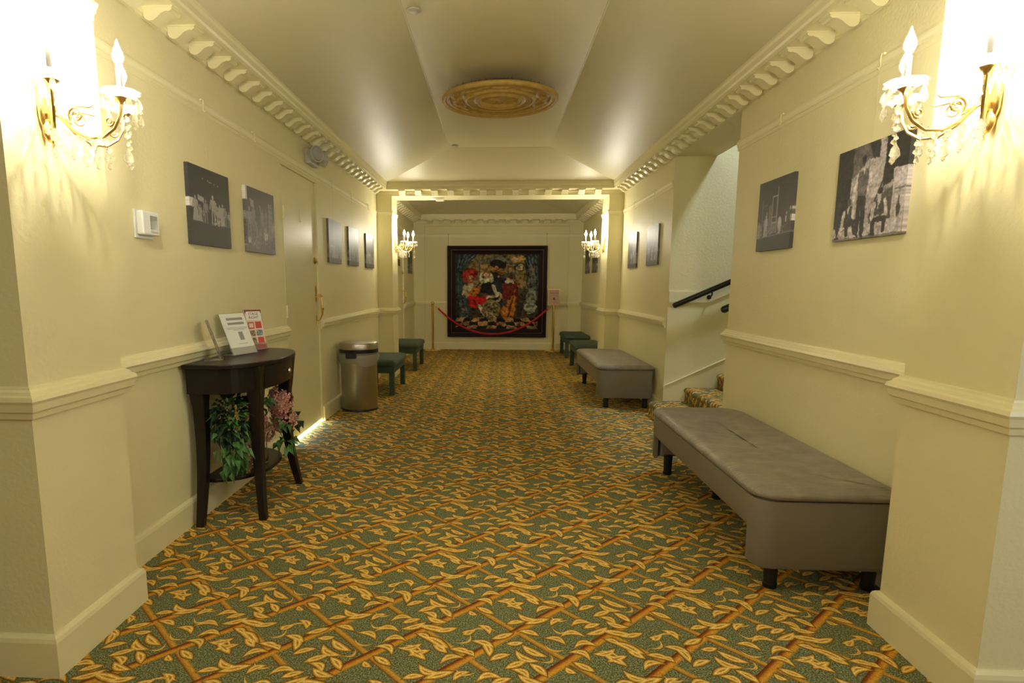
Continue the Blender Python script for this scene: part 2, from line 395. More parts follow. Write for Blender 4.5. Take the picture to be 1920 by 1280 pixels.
# mouldings
CH = [(0, .865), (.016, .867), (.020, .885), (.030, .892), (.034, .915), (.040, .925), (.036, .938), (.026, .943), (.022, .952), (.012, .958), (.010, .965), (0, .967)]
BS = [(0, 0), (.022, 0), (.022, .122), (.018, .135), (.010, .142), (0, .144)]
PRL = [(0, 2.205), (.004, 2.206), (.005, 2.226), (.010, 2.229), (.012, 2.240), (.018, 2.252), (.020, 2.262), (.012, 2.266), (.008, 2.278), (0, 2.28)]
CO = [(0, 2.47), (.010, 2.472), (.012, 2.49), (.018, 2.495), (.018, 2.528), (.168, 2.528), (.168, 2.550), (.174, 2.562), (.176, 2.59), (.182, 2.605), (.186, 2.63), (0, 2.63)]
CO = [(o, z + .012) if z < 2.5 else (o, z) for o, z in CO]
LP = [[(-3.8, YN0), (PL, YN0), (PL, YN1), (XL, YN1), (XL, D1[0])], [(XL, D1[1]), (XL, YF0), (FL, YF0), (FL, YF1), (XL, YF1), (XL, D2[0])], [(XL, D2[1]), (XL, YB - .04)]]
LPF = [[(-3.8, YN0), (PL, YN0), (PL, YN1), (XL, YN1), (XL, YF0), (FL, YF0), (FL, YF1), (XL, YF1), (XL, YB - .04)]]
RP = [[(3.8, YN0), (PR, YN0), (PR, YN1), (XR, YN1), (XR, 4.52)], [(XR, 6.12), (XR, YF0), (FR, YF0), (FR, YF1 + .07), (XR, YF1 + .07), (XR, YB - .04)]]
def mould(name, paths, prof, side):
    mb = MB()
    for p in paths: sweep(p, prof, side, mb)
    return struct(obj(name, mb, M['trim']))
RPs = [RP[0][:4] + [(XR, 4.54)], RP[1]]
mould('baseboard_left', LP, BS, -1); mould('baseboard_right', [RP[0], [(XR, 6.10)] + RP[1][1:]], BS, 1)
mould('trim_2', LP, CH, -1); mould('trim_3', RPs, CH, 1)
PRL = [(o * .75, z) for o, z in PRL]
mould('trim_4', LPF, PRL, -1); mould('trim_5', RPs, PRL, 1)
BX0, BX1 = -1.41, 1.42
# back wall: corner pilasters and a lintel frame, with mouldings between
struct(obj('wall_back_frame', MB().box((XL, YB - .04, 0), (BX0, YB, 2.62)).box((BX1, YB - .04, 0), (XR, YB, 2.62)).box((BX0, YB - .04, 2.42), (BX1, YB, 2.62)), M['wall']))
bk = [(XL, YB - .04), (BX0, YB - .04), (BX0, YB), (BX1, YB), (BX1, YB - .04), (XR, YB - .04)]
mould('baseboard_back', [bk], BS, -1); mould('trim_6', [bk], [(o * .6, z) for o, z in CH], -1); mould('trim_7', [bk], [(o * .7, z) for o, z in PRL], -1)
# cornices with bracket blocks
loop1 = [(XL, YN1), (XL, YF0), (XR, YF0), (XR, YN1), (XL, YN1)]
def cornice(name, segs):
    mb = MB()
    for p, s in segs: sweep(p, CO, s, mb)
    return struct(obj(name, mb, M['trim']))
co1 = cornice('trim_8', [([(XL, YN1), (XL, YF0), (XR, YF0), (XR, YN1)], -1)])
yb = YB - .04
co2 = cornice('trim_9', [([(XL, YF1), (XL, yb), (XR, yb), (XR, YF1 + .07)], -1)])
blk = MB()
prof = [(.017, 2.528), (.150, 2.528), (.150, 2.512), (.138, 2.505), (.122, 2.506), (.100, 2.498), (.078, 2.480), (.060, 2.468), (.040, 2.466), (.024, 2.474), (.017, 2.486)]
n = len(prof); h = .042
blk.add([(o, -h, z - 2.528) for o, z in prof] + [(o, h, z - 2.528) for o, z in prof],
        [tuple(range(n)), tuple(range(n, 2 * n))[::-1]] + [(i, (i + 1) % n, n + (i + 1) % n, n + i) for i in range(n)])
blk.box((.017, -h - .004, -.006), (.157, h + .004, 0))
b0 = obj('bracket', blk, M['trim'], co1, smooth=True, auto=30); b0.location = (XL, 3.134, 2.528)
def bracket(par, x, y, a):
    c = b0.copy(); COL.objects.link(c); c.parent = par; c.location = (x, y, 2.528); c.rotation_euler = (0, 0, a)
k = 0; y = 3.134 - .208 * 4
ysL = [y + .208 * i for i in range(40) if YN1 + .15 < y + .208 * i < YF0 - .2]
for q in ysL:
    if abs(q - 3.134) > .01: bracket(co1, XL, q, 0)
    bracket(co1, XR, q + .03, PI)
for i in range(13): bracket(co1, -1.262 + .2155 * i, YF0, -PI / 2)
for i in range(14):
    q = YF1 + .28 + .208 * i
    if q < yb - .2: bracket(co2, XL, q, 0); bracket(co2, XR, q + .05, PI)
for i in range(13): bracket(co2, -1.288 + .2155 * i, yb, -PI / 2)

# doors
def door(name, D, hinge_at):
    y0, y1, zt = D
    d = struct(obj(name, MB().box((XL - .05, y0 + .0102, .020), (XL - .012, y1 - .0102, zt - .0102)), M['door'], bevel=.002, loc=(XL, (y0 + y1) / 2, 0)))
    fr = MB().box((XL - .12, y0, 0), (XL + .002, y0 + .010, zt)).box((XL - .12, y1 - .010, 0), (XL + .003, y1, zt)).box((XL - .12, y0, zt - .010), (XL + .002, y1, zt))
    f = obj('door_frame', fr, M['wall'], loc=None); f.parent = d; f.matrix_parent_inverse = d.matrix_world.inverted()
    f.matrix_parent_inverse = Matrix.Translation((-d.location.x, -d.location.y, 0))
    def child(nm, mb, m, **k):
        o = obj(nm, mb, m, d, **k); o.matrix_parent_inverse = Matrix.Translation((-d.location.x, -d.location.y, 0)); return o
    for z in (.30, 1.07, 1.83):
        child('hinge', MB().lathe([(.007, -.05), (.007, -.02), (.0085, -.018), (.0085, .018), (.007, .02), (.007, .05)], 10, T(XL + .004, y0 + .016, z)).box((XL - .012, y0 + .016, z - .05), (XL - .008, y0 + .05, z + .05)), M['trim'], smooth=True)
    yl = y1 - .075
    X = XL - .012
    child('deadbolt', MB().lathe([(.030, 0), (.030, .006), (.024, .012), (.014, .014), (.013, .026), (.002, .028)], 20, T(X, yl, 1.495) @ Ry(PI / 2)), M['old_brass'], smooth=True)
    hb = MB()
    esc = [(0.010, .0), (.020, .012), (.014, .028), (.022, .045), (.012, .065), (.002, .08)]
    for sgn, zc in ((1, 1.195), (-1, .955)):
        s_ = 1 if sgn > 0 else .62
        for a, b_ in zip(esc, esc[1:]):
            hb.box((X, yl - (a[0] + b_[0]) / 2 * s_, zc + a[1] * s_), (X + .006, yl + (a[0] + b_[0]) / 2 * s_, zc + b_[1] * s_))
            hb.box((X, yl - (a[0] + b_[0]) / 2 * s_, zc - b_[1] * s_), (X + .006, yl + (a[0] + b_[0]) / 2 * s_, zc - a[1] * s_))
    grip = [(X, yl, 1.165), (X + .03, yl, 1.175), (X + .05, yl, 1.165), (X + .058, yl, 1.13), (X + .060, yl, 1.07), (X + .055, yl, 1.01), (X + .035, yl, .965), (X, yl, .95)]
    hb.tube(grip, [.006, .007, .009, .010, .013, .009, .007, .006], 10)
    hb.sphere((X + .052, yl, 1.18), .013); hb.sphere((X + .06, yl, 1.07), .016, sq=(1, 1, 1.3))
    hb.box((X + .01, yl - .008, 1.19), (X + .045, yl + .008, 1.197))
    child('door_handle', hb, M['brass'], smooth=True)
    return d, child
d1, ch1 = door('door_1', D1, 0)
cm = MB()
cm.box((XL - .012, 5.13, 1.80), (XL - .009, 5.136, 1.90)).box((XL - .012, 5.13, 1.80), (XL - .009, 5.165, 1.806))
ch1('number_mark', cm, M['trim'])
d2, ch2 = door('door_2', D2, 0)
ch2('name_plate', MB().box((XL - .012, 10.25, 1.60), (XL - .006, 10.47, 1.71)), M['brown_sign'])
# daylit room behind the left door: added glowing panel gives the daylight at the floor gap
struct(obj('gap_glow_panel_1', MB().box((XL - .62, D1[0] - .05, .0), (XL - .60, D1[1] + .05, 1.1)), M['day']))
struct(obj('wall_side_room', MB().box((XL - .62, D1[0] - .1, 0), (XL - .15, D1[0] - .02, 2.3)).box((XL - .62, D1[1] + .02, 0), (XL - .15, D1[1] + .1, 2.3)).box((XL - .66, D1[0] - .1, 1.1), (XL - .62, D1[1] + .1, 2.3)).box((XL - .66, D1[0] - .1, 2.3), (XL - .15, D1[1] + .1, 2.35)).box((XL - .60, D1[0], 0), (XL - .13, D1[1], .003)), M['white']))  # unseen white side room; floor plate added to keep the door light cool
struct(obj('wall_side_room_far', MB().box((XL - .5, D2[0] - .1, 0), (XL - .45, D2[1] + .1, 2.3)), M['wall']))

# stairwell on the right
sw = MB()
sw.box((XR + .15, 6.09, 0), (5.3, 6.24, 4.5)).box((XR + .15, 4.37, 0), (5.3, 4.52, 4.5)).box((5.15, 4.37, 0), (5.3, 6.24, 4.5)).box((2.065, 4.37, 4.4), (5.3, 6.24, 4.5)).box((XR + .15, 4.37, 2.485), (2.065, 6.24, 2.62)).box((2.0, 4.37, 2.62), (2.065, 6.24, 4.5))
struct(obj('wall_stairwell', sw, M['wall']))
sk = MB()
for ya, yb2 in ((6.076, 6.092),):
    pl = [(1.675, 0), (1.675, .292), (1.705, .306), (5.0, 1.88), (5.0, 0)]
    sk.add([(x, ya, z) for x, z in pl] + [(x, yb2, z) for x, z in pl], [(0, 1, 2, 3, 4), (9, 8, 7, 6, 5)] + [(i, (i + 1) % 5, 5 + (i + 1) % 5, 5 + i) for i in range(5)])
    sk.tube([(1.70, ya, .300), (5.0, ya, 1.875)], .009, 6)
struct(obj('baseboard_stair', sk, M['trim']))
st = thing('staircase', (1.54, 5.3, 0), 'carpeted staircase rising to the right through the opening in the right wall', 'stairs')
for i in range(9):
    xs = 1.54 + .31 * i + (.035 if i else 0); zt_ = .14 * (i + 1)
    y0_, y1_ = (4.535, 6.065) if i else (4.6, 6.07)
    mb = MB()
    if i == 0:
        pl = [(xs + .05 - .05 * math.cos(t), zt_ - .04 + .04 * math.sin(t)) for t in np.linspace(0, PI / 2, 6)]
    else:
        pl = [(xs, zt_ - .06)] + [(xs - .012 + .03 - .03 * math.cos(t), zt_ - .03 + .03 * math.sin(t)) for t in np.linspace(-.6, PI / 2, 7)]
    pl = [(xs, 0)] + pl + [(xs + .36, zt_), (xs + .36, 0)]
    nn = len(pl)
    mb.add([(x - 1.54, y0_ - 5.3, z) for x, z in pl] + [(x - 1.54, y1_ - 5.3, z) for x, z in pl], [tuple(range(nn)), tuple(range(nn, 2 * nn))[::-1]] + [(q, (q + 1) % nn, nn + (q + 1) % nn, nn + q) for q in range(nn)])
    obj('step', mb, M['carpet'], st, smooth=True, auto=50)
def handrail(y, x0_, z0_, x1_, yw, label, sgn):
    o = thing('handrail', (x0_, y, z0_), label, 'handrail')
    dx = x1_ - x0_; sl = .443
    obj('rail', MB().tube([(0, 0, 0), (.012, 0, .005), (dx, 0, dx * sl)], [.018, .026, .026], 14), M['rail'], o, smooth=True)
    for bx in (.36, 1.3):
        bz = bx * sl
        obj('rail_bracket', MB().tube([(bx, 0, bz - .02), (bx, 0, bz - .055), (bx, (yw - y) * .9, bz - .075)], .007, 8).lathe([(.022, 0), (.018, .008)], 14, T(bx, (yw - y) * .96, bz - .075) @ Rx(PI / 2 * sgn)), M['black'], o, smooth=True)
    return o
handrail(6.0, 1.705, 1.085, 3.6, 6.078, 'long black handrail sloping up the far wall of the stairwell', -1)
bd = MB(); pl = [(1.685, 1.121), (2.06, 1.117), (3.7, 1.84), (3.7, 1.95), (2.06, 1.222), (1.685, 1.224)]
bd.add([(x, 6.078, z) for x, z in pl] + [(x, 6.09, z) for x, z in pl], [(0, 1, 2, 3, 4, 5), (11, 10, 9, 8, 7, 6)] + [(i, (i + 1) % 6, 6 + (i + 1) % 6, 6 + i) for i in range(6)])
struct(obj('trim_10', bd, M['trim']))
handrail(4.60, 1.66, 1.10, 3.4, 4.535, 'short black handrail end peeking out beside the near edge of the stair opening', 1)
struct(obj('trim_11', MB().add([(1.70, 4.52, 1.14), (1.70, 4.534, 1.14), (1.70, 4.52, 1.24), (1.70, 4.534, 1.24), (3.4, 4.52, 1.89), (3.4, 4.534, 1.89), (3.4, 4.52, 1.99), (3.4, 4.534, 1.99)],
     [(0, 1, 3, 2), (4, 6, 7, 5), (0, 4, 5, 1), (2, 3, 7, 6), (0, 2, 6, 4), (1, 5, 7, 3)]), M['trim']))
# ------------------------------------------------------------------ sconces
def drop(mb, p, length, r, mtx=None):
    x, y, z = p; n = 6; vs = [(x, y, z)]
    for zz, rr in ((.35, r * .75), (.68, r)):
        for i in range(n): t = 2 * PI * i / n; vs.append((x + rr * math.cos(t), y + rr * .6 * math.sin(t), z - length * zz))
    vs.append((x, y, z - length))
    fs = [(0, 1 + i, 1 + (i + 1) % n) for i in range(n)] + [(1 + i, 1 + n + i, 1 + n + (i + 1) % n, 1 + (i + 1) % n) for i in range(n)] + [(1 + n + i, 2 * n + 1, 1 + n + (i + 1) % n) for i in range(n)]
    mb.add(vs, fs, mtx)
def bead(mb, p, r): drop(mb, (p[0], p[1], p[2] + r), r * 2, r)
def make_sconce(loc, label):
    s = thing('wall_sconce', loc, label, 'wall lamp', 0, 'crystal candle sconces on the four pillars')
    bp = MB()
    bp.sphere((.010, 0, .115), .030, 12, (.4, .9, 3.0)).sphere((.018, 0, .03), .022, 10, (.6, 1, 1.6))
    bp.lathe([(.002, -.028), (.007, -.022), (.005, -.012), (.011, -.004), (.007, .004), (.010, .03), (.014, .05)], 12, T(.03, 0, 0))
    for sg in (-1, 1):
        bp.tube([(.012, 0, .02), (.016, sg * .022, .06), (.02, sg * .028, .10), (.018, sg * .022, .14), (.02, sg * .034, .175), (.024, sg * .030, .20), (.022, sg * .018, .197)], [.006, .008, .009, .008, .006, .004, .003], 8)
        bp.tube([(.015, 0, .10), (.02, sg * .02, .15), (.022, sg * .008, .205), (.02, 0, .225)], [.008, .007, .005, .002], 8)
    obj('back_plate', bp, M['gilt'], s, smooth=True)
    ends = [(.165, -.172), (.262, 0), (.165, .172)]
    for k, (ex, ey) in enumerate(ends):
        a = MB(); L_ = lambda f, z: (.03 + (ex - .03) * f, ey * f, z)
        a.tube([L_(0, .085), L_(.12, .075), L_(.3, .030), L_(.5, .006), L_(.72, .008), L_(.88, .034), L_(.97, .070), L_(1, .112)], [.006, .006, .0052, .0048, .0048, .0048, .005, .006], 8)
        d = Vector((ex - .03, ey, 0)); ln = d.length; d.normalize()
        base = Vector((.03, 0, 0)) + d * ln * .30
        sp = []
        for i in range(18):
            t = i / 17; rr = .026 * (1 - .78 * t); an = -PI * .2 + t * 3.4 * PI
            q = base + d * (.012 - math.cos(an) * rr); sp.append((q.x, q.y, .075 + math.sin(an) * rr))
        a.tube([L_(.12, .07)] + sp, [.004] + [.0038 - .0018 * i / 17 for i in range(18)], 6)
        q = base + d * .03
        a.tube([(q.x - d.x * .02, q.y - d.y * .02, .101), (q.x, q.y, .100), (q.x + d.x * .03, q.y + d.y * .03, .098), (q.x + d.x * .045, q.y + d.y * .045, .106)], [.0035, .003, .0025, .001], 6)
        b2 = Vector((.03, 0, 0)) + d * ln * .86; sp = []
        for i in range(12):
            t = i / 11; rr = .016 * (1 - .7 * t); an = PI + t * 2.6 * PI
            q = b2 - d * (.010 + math.cos(an) * rr); sp.append((q.x, q.y, .055 + math.sin(an) * rr))
        a.tube(sp, [.0035 - .0015 * i / 11 for i in range(12)], 6)
        a.lathe([(.006, .104), (.008, .112), (.018, .121), (.022, .124), (.010, .126), (.011, .134)], 14, T(ex, ey, 0))
        obj('arm', a, M['gilt'], s, smooth=True)
        # scalloped glass dish
        vs = []; n = 40
        for r0, z0 in ((.012, .126), (.030, .127), (.046, .136), (.052, .143), (.049, .145), (.030, .133), (.012, .131)):
            for i in range(n):
                t = 2 * PI * i / n; sc = 1 + (.10 * abs(math.sin(t * 4))) * (r0 / .052) ** 2
                vs.append((ex + r0 * sc * math.cos(t), ey + r0 * sc * math.sin(t), z0))
        fs = [(j * n + i, j * n + (i + 1) % n, (j + 1) * n + (i + 1) % n, (j + 1) * n + i) for j in range(6) for i in range(n)]
        obj('glass_dish', MB().add(vs, fs), M['crystal'], s, smooth=True)
        obj('candle_sleeve', MB().lathe([(.0085, .128), (.0088, .212), (.006, .214), (.006, .222)], 14, T(ex, ey, 0)), M['candle'], s, smooth=True)
        obj('bulb', MB().lathe([(.006, .218), (.010, .226), (.0155, .238), (.0158, .248), (.012, .262), (.006, .276), (.0025, .288), (.0008, .294)], 10, T(ex, ey, 0)), M['bulb'], s, smooth=True)
        for i in range(7):
            t = 2 * PI * (i + .3 * k) / 7; px_, py_ = ex + .051 * math.cos(t), ey + .051 * math.sin(t)
            c_ = MB(); bead(c_, (px_, py_, .134), .008); drop(c_, (px_, py_, .124), .042, .012)
            obj('crystal_pendant', c_, M['crystal'], s)
        # long chain under the end, and swag under the arm
        c_ = MB(); z = .085
        for rr in (.010, .012, .009, .011, .008): bead(c_, (ex + .012, ey, z), rr); z -= rr * 1.5 + .009
        drop(c_, (ex + .012, ey, z + .008), .034 if k != 1 else .055, .010 if k != 1 else .017)
        obj('crystal_chain', c_, M['crystal'], s)
        for f, z in ((.25, .012), (.42, -.006), (.58, -.010), (.74, -.004)):
            c_ = MB(); q = L_(f, z)
            bead(c_, (q[0], q[1], z), .013); bead(c_, (q[0] + .006, q[1] + .004, z - .026), .011); drop(c_, (q[0], q[1], z - .036), .030, .009); bead(c_, (q[0] - .01, q[1] - .012, z + .012), .010)
            obj('crystal_pendant', c_, M['crystal'], s)
        c_ = MB()
        for f in np.linspace(.15, .85, 9): bead(c_, L_(f, .034 - .05 * math.sin(PI * f) + .02), .0055)
        obj('crystal_swag', c_, M['crystal'], s)
    return s
SG = 'crystal candle sconces on the four pillars'
sc = make_sconce((PL, 1.935, 1.73), 'three-candle crystal and gilt sconce on the near left pillar')
place_copy(sc, (PR, 1.965, 1.73), PI, 'three-candle crystal and gilt sconce on the near right pillar')
M['bulb_far'] = mat('lit_bulb_far', (1, 1, 1), .3, emit=((1.0, .935, .76), BULB * .8))
fs1 = place_copy(sc, (FL, 8.60, 1.73), 0, 'three-candle crystal sconce on the far left pillar, left of the painting')
fs2 = place_copy(sc, (FR, 8.62, 1.73), PI, 'three-candle crystal sconce on the far right pillar, right of the painting')
for q in [q for q in bpy.data.objects if q.parent in (fs1, fs2) and q.name.startswith('bulb')]:
    q.material_slots[0].link = 'OBJECT'; q.material_slots[0].material = M['bulb_far']

# ------------------------------------------------------------------ benches
def outline(w_, l_, r, extra=()):
    """rounded rectangle, radii r = (near-front, near-back, far-back, far-front); counter-clockwise from near-front; dense on the sides"""
    pts = []
    def arc(cx, cy, rr, a0):
        for i in range(9): t = a0 + PI / 2 * i / 8; pts.append((cx + rr * math.cos(t), cy + rr * math.sin(t)))
    arc(r[0], r[0], r[0], PI)                                   # front-left corner (near, front)
    for i in range(1, 8): pts.append((r[0] + (w_ - r[0] - r[1]) * i / 8, 0))
    arc(w_ - r[1], r[1], r[1], -PI / 2)
    ys = sorted([y for y in list(np.linspace(r[1], l_ - r[2], 18)[1:-1]) + list(extra) if r[1] < y < l_ - r[2]])
    for y in ys: pts.append((w_, y))
    arc(w_ - r[2], l_ - r[2], r[2], 0)
    for i in range(1, 8): pts.append((w_ - r[2] - (w_ - r[2] - r[3]) * i / 8, l_))
    arc(r[3], l_ - r[3], r[3], PI / 2)
    ys = sorted([y for y in list(np.linspace(r[0], l_ - r[3], 18)[1:-1]) + list(extra) if r[0] < y < l_ - r[3]], reverse=True)
    for y in ys: pts.append((0, y))
    return pts
def inset(pts, d):
    n = len(pts); out = []
    for i in range(n):
        a = Vector(pts[i - 1]); b = Vector(pts[(i + 1) % n]); t = (b - a).normalized(); out.append((pts[i][0] - t.y * d, pts[i][1] + t.x * d))
    return out
def make_bench(loc, label):
    W_, L_ = .57, 1.74
    b = thing('upholstered_bench', loc, label, 'bench', 0, 'grey leather benches along the right wall')
    ex = [.085, .092, .098, L_ - .098, L_ - .092, L_ - .085]
    o1 = outline(W_, L_, (.085, .03, .10, .085), ex); n = len(o1)
    zb = lambda p: .11 if (p[1] < .0925 or p[1] > L_ - .0925) else .262
    def zb_corner(p):
        return zb(p)
    rings = [[(x, y, .405) for x, y in o1]]
    ii = inset(o1, .004)
    rings.append([(x, y, zb(p) + .02) for (x, y), p in zip(o1, o1)])
    rings.append([(x, y, zb(p)) for (x, y), p in zip(inset(o1, .012), o1)])
    i2 = inset(o1, .030)
    rings.append([(x, y, zb(p) + .004) for (x, y), p in zip(i2, o1)])
    rings.append([(x, y, .36) for x, y in i2])
    vs = [q for r_ in rings for q in r_]
    fs = [(j * n + i, j * n + (i + 1) % n, (j + 1) * n + (i + 1) % n, (j + 1) * n + i) for j in range(4) for i in range(n)] + [tuple(4 * n + i for i in range(n))]
    # the end panels run straight across behind the corner
    mb = MB().add(vs, fs)
    obj('skirt', mb, M['leather_side'], b, smooth=True, auto=60)
    ep = MB()
    for y0_ in (.045, L_ - .095): obj('end_panel', MB().box((.05, y0_, .125), (W_ - .03, y0_ + .05, .36)), M['leather_side'], b, bevel=.008)
    se = inset(o1, .006); ring = [(x, y, .406) for x, y in se]
    obj('piping', MB().tube(ring + [ring[0]], .006, 6), M['leather_dark'], b, smooth=True)
    # cushion
    o2 = outline(W_, L_, (.10, .05, .15, .10)); n = len(o2)
    rs = []
    for d, z in ((.004, .409), (-.010, .418), (-.014, .430), (-.008, .442), (.006, .451), (.028, .457), (.06, .459)):
        rs.append([(x, y, z) for x, y in inset(o2, d)])
    core = rs[-1]
    for f, z in ((.3, .458), (.6, .455), (.85, .453), (1.0, .452)):
        rr = []
        for x, y, _ in core:
            cx, cy = W_ / 2, min(max(y, .28), L_ - .28); xx = x + (cx - x) * f; yy = y + (cy - y) * f
            zz = z + .0035 * math.sin(yy * 31 + 5 * xx) * math.sin(xx * 9) * f + .002 * math.sin(yy * 74 + xx * 21) - .006 * math.exp(-((yy - .85) / .5) ** 2)
            rr.append((xx, yy, zz))
        rs.append(rr)
    vs = [q for r_ in rs for q in r_]; K = len(rs)
    fs = [(j * n + i, j * n + (i + 1) % n, (j + 1) * n + (i + 1) % n, (j + 1) * n + i) for j in range(K - 1) for i in range(n)]
    obj('cushion', MB().add(vs, fs), M['leather'], b, smooth=True, auto=180)
    obj('base_board', MB().box((.04, .04, .33), (W_ - .04, L_ - .04, .405)), M['leather_side'], b)
    for x, y in ((.105, .075), (W_ - .06, .075), (.105, L_ - .085), (W_ - .06, L_ - .085), (.27, L_ * .68)):
        obj('leg', MB().lathe([(.026, 0), (.029, .004), (.029, .022), (.026, .024), (.030, .125), (.032, .34 if x == .27 else .14)], 16, T(x, y, 0)), M['black'], b, smooth=True)
    return b
bn = make_bench((1.085, 2.455, 0), 'large grey leather bench nearest the camera against the right wall')
place_copy(bn, (1.072, 6.345, 0), 0, 'grey leather bench beyond the stairs, between stair opening and far right pillar')

# ------------------------------------------------------------------ green stools
def make_stool(loc, label):
    s = thing('upholstered_stool', loc, label, 'stool', 0, 'green velvet stools')
    W_, L_ = .44, .90
    o = outline(W_, L_, (.03, .03, .03, .03)); n = len(o); rs = []
    for d, z in ((.01, .338), (-.006, .346), (-.010, .362), (-.006, .382), (.004, .398), (.03, .410), (.07, .416)): rs.append([(x, y, z) for x, y in inset(o, d)])
    core = rs[-1]
    for f in (.5, 1.0): rs.append([(x + (W_ / 2 - x) * f, y + (min(max(y, .2), L_ - .2) - y) * f, .418) for x, y, _ in core])
    vs = [q for r_ in rs for q in r_]
    fs = [(j * n + i, j * n + (i + 1) % n, (j + 1) * n + (i + 1) % n, (j + 1) * n + i) for j in range(len(rs) - 1) for i in range(n)]
    obj('seat', MB().add(vs, fs), M['green'], s, smooth=True, auto=180)
    obj('seat_frame', MB().box((.012, .012, .262), (W_ - .012, L_ - .012, .340)), M['green'], s, bevel=.008)
    for x in (0.012, W_ - .072):
        for y in (.012, L_ - .072):
            obj('leg', MB().box((x, y, 0), (x + .06, y + .06, .265)), M['green'], s, bevel=.006)
    return s
s0 = make_stool((-1.60, 6.93, 0), 'green velvet stool just behind the steel trash can, in front of the far left pillar')
place_copy(s0, (-1.60, 8.98, 0), 0, 'green velvet stool beyond the far left pillar, near the left brass post')
place_copy(s0, (1.195, 8.98, 0), 0, 'green velvet stool just beyond the farther grey bench, nearer of the two on the right')
place_copy(s0, (1.225, 10.80, 0), 0, 'farthest green velvet stool on the right, near the back wall')

# ------------------------------------------------------------------ trash can
t = thing('trash_can', (-1.405, 6.17, 0), 'tall round brushed steel trash can beside the left door', 'trash can')
obj('body', MB().lathe([(.183, .018), (.185, .022), (.185, .585), (.180, .590)], 48), M['steel'], t, smooth=True)
obj('base_ring', MB().lathe([(.186, 0), (.190, .004), (.190, .016), (.185, .022)], 48), M['black'], t, smooth=True)
obj('lid_band', MB().lathe([(.184, .578), (.196, .582), (.199, .60), (.198, .628), (.190, .634)], 48), M['black'], t, smooth=True)
ld = obj('lid', MB().lathe([(.188, .630), (.196, .634), (.196, .684), (.190, .698), (.170, .704), (.08, .706), (.001, .707)], 48), M['steel'], t, smooth=True)
obj('sensor', MB().box((-.09, -.222, .548), (.02, -.17, .605)), M['black'], t, bevel=.012)
vs = []; n = 64
for j, (r0, z0) in enumerate(((.198, .600), (.206, .580), (.212, .555), (.205, .525), (.196, .500), (.192, .490))):
    for i in range(n):
        a = 2 * PI * i / n; wv = 1 + .035 * math.sin(a * 9 + j) * (j > 1) + .02 * math.sin(a * 23 + j * 2) * (j > 1)
        vs.append((r0 * wv * math.cos(a), r0 * wv * math.sin(a), z0 + (.022 * math.sin(a * 3 + .6) * (j / 5) - .018 * (j / 5) * math.exp(-((math.sin((a - 4.9) / 2)) / .3) ** 2))))
fs = [(j * n + i, j * n + (i + 1) % n, (j + 1) * n + (i + 1) % n, (j + 1) * n + i) for j in range(5) for i in range(n)]
obj('bag', MB().add(vs, fs), M['bag'], t, smooth=True, auto=180)

# ------------------------------------------------------------------ console table
cy = 3.44
tb = thing('console_table', (-1.61, cy, 0), 'dark wooden half-round console table holding leaflet stands against the left wall', 'table')
def dshape(dep, hw, flat, n=20, back=0.0):
    """half-round plan: straight ends (flat deep) then a bowed front"""
    pts = [(back, -hw), (flat, -hw)]
    for i in range(1, n):
        u = -1 + 2 * i / n; pts.append((flat + (dep - flat) * (1 - abs(u) ** 2.4) ** .62, hw * u))
    return pts + [(flat, hw), (back, hw)]
obj('tabletop', MB().prism(dshape(.405, .44, .20, 34), .848, .872), M['wood'], tb, bevel=.005)
ap = dshape(.375, .415, .185, 34, .01)
obj('apron', MB().prism(ap, .715, .848), M['wood'], tb)
dr = MB(); f = [p for p in dshape(.381, .415, .188, 60) if -.235 < p[1] < .235]
nn = len(f); vs = [(x, y, .728) for x, y in f] + [(x, y, .838) for x, y in f] + [(x - .02, y, .728) for x, y in f] + [(x - .02, y, .838) for x, y in f]
fs = []
for i in range(nn - 1): fs += [(i, i + 1, nn + i + 1, nn + i), (2 * nn + i, 3 * nn + i, 3 * nn + i + 1, 2 * nn + i + 1), (nn + i, nn + i + 1, 3 * nn + i + 1, 3 * nn + i), (i, 2 * nn + i, 2 * nn + i + 1, i + 1)]
fs += [(0, nn, 3 * nn, 2 * nn), (nn - 1, 3 * nn - 1, 4 * nn - 1, 2 * nn - 1)]
dw = obj('drawer', MB().add(vs, fs), M['wood'], tb)
for yk in (0.02,):
    obj('knob', MB().lathe([(.005, 0), (.005, .012), (.013, .020), (.015, .028), (.010, .036), (.001, .038)], 14, T(.380, yk, .785) @ Ry(PI / 2)), M['silver'], dw, smooth=True)
def leg(bx, by, ox, oy):
    """sabre leg, top at (bx,by), curving in then flaring outwards by (ox,oy)"""
    mb = MB(); vs = []; K = 16
    for j in range(K + 1):
        t_ = j / K; z = .848 * (1 - t_)
        c_ = (-.30 * math.sin(PI * min(1, t_ * 1.25)) * (t_ < .8) if False else 0)
        d = .9 * (math.sin(PI * t_ * .95) * -.75 + t_ ** 2 * 1.25)
        wd = .036 - .016 * t_
        if t_ < .25: wd += .004
        x, y = bx + ox * d, by + oy * d
        vs += [(x - wd, y - wd, z), (x + wd, y - wd, z), (x + wd, y + wd, z), (x - wd, y + wd, z)]
    fs = [(j * 4 + i, j * 4 + (i + 1) % 4, (j + 1) * 4 + (i + 1) % 4, (j + 1) * 4 + i) for j in range(K) for i in range(4)] + [(3, 2, 1, 0), (K * 4, K * 4 + 1, K * 4 + 2, K * 4 + 3)]
    obj('leg', mb.add(vs, fs), M['wood'], tb, bevel=.004, smooth=True)
leg(.05, -.375, .0, -.055); leg(.315, -.255, .030, -.055); leg(.315, .255, .030, .055); leg(.05, .375, .0, .055)
obj('shelf', MB().prism(dshape(.315, .335, .10, 24, .02), .212, .232), M['wood'], tb, bevel=.004)

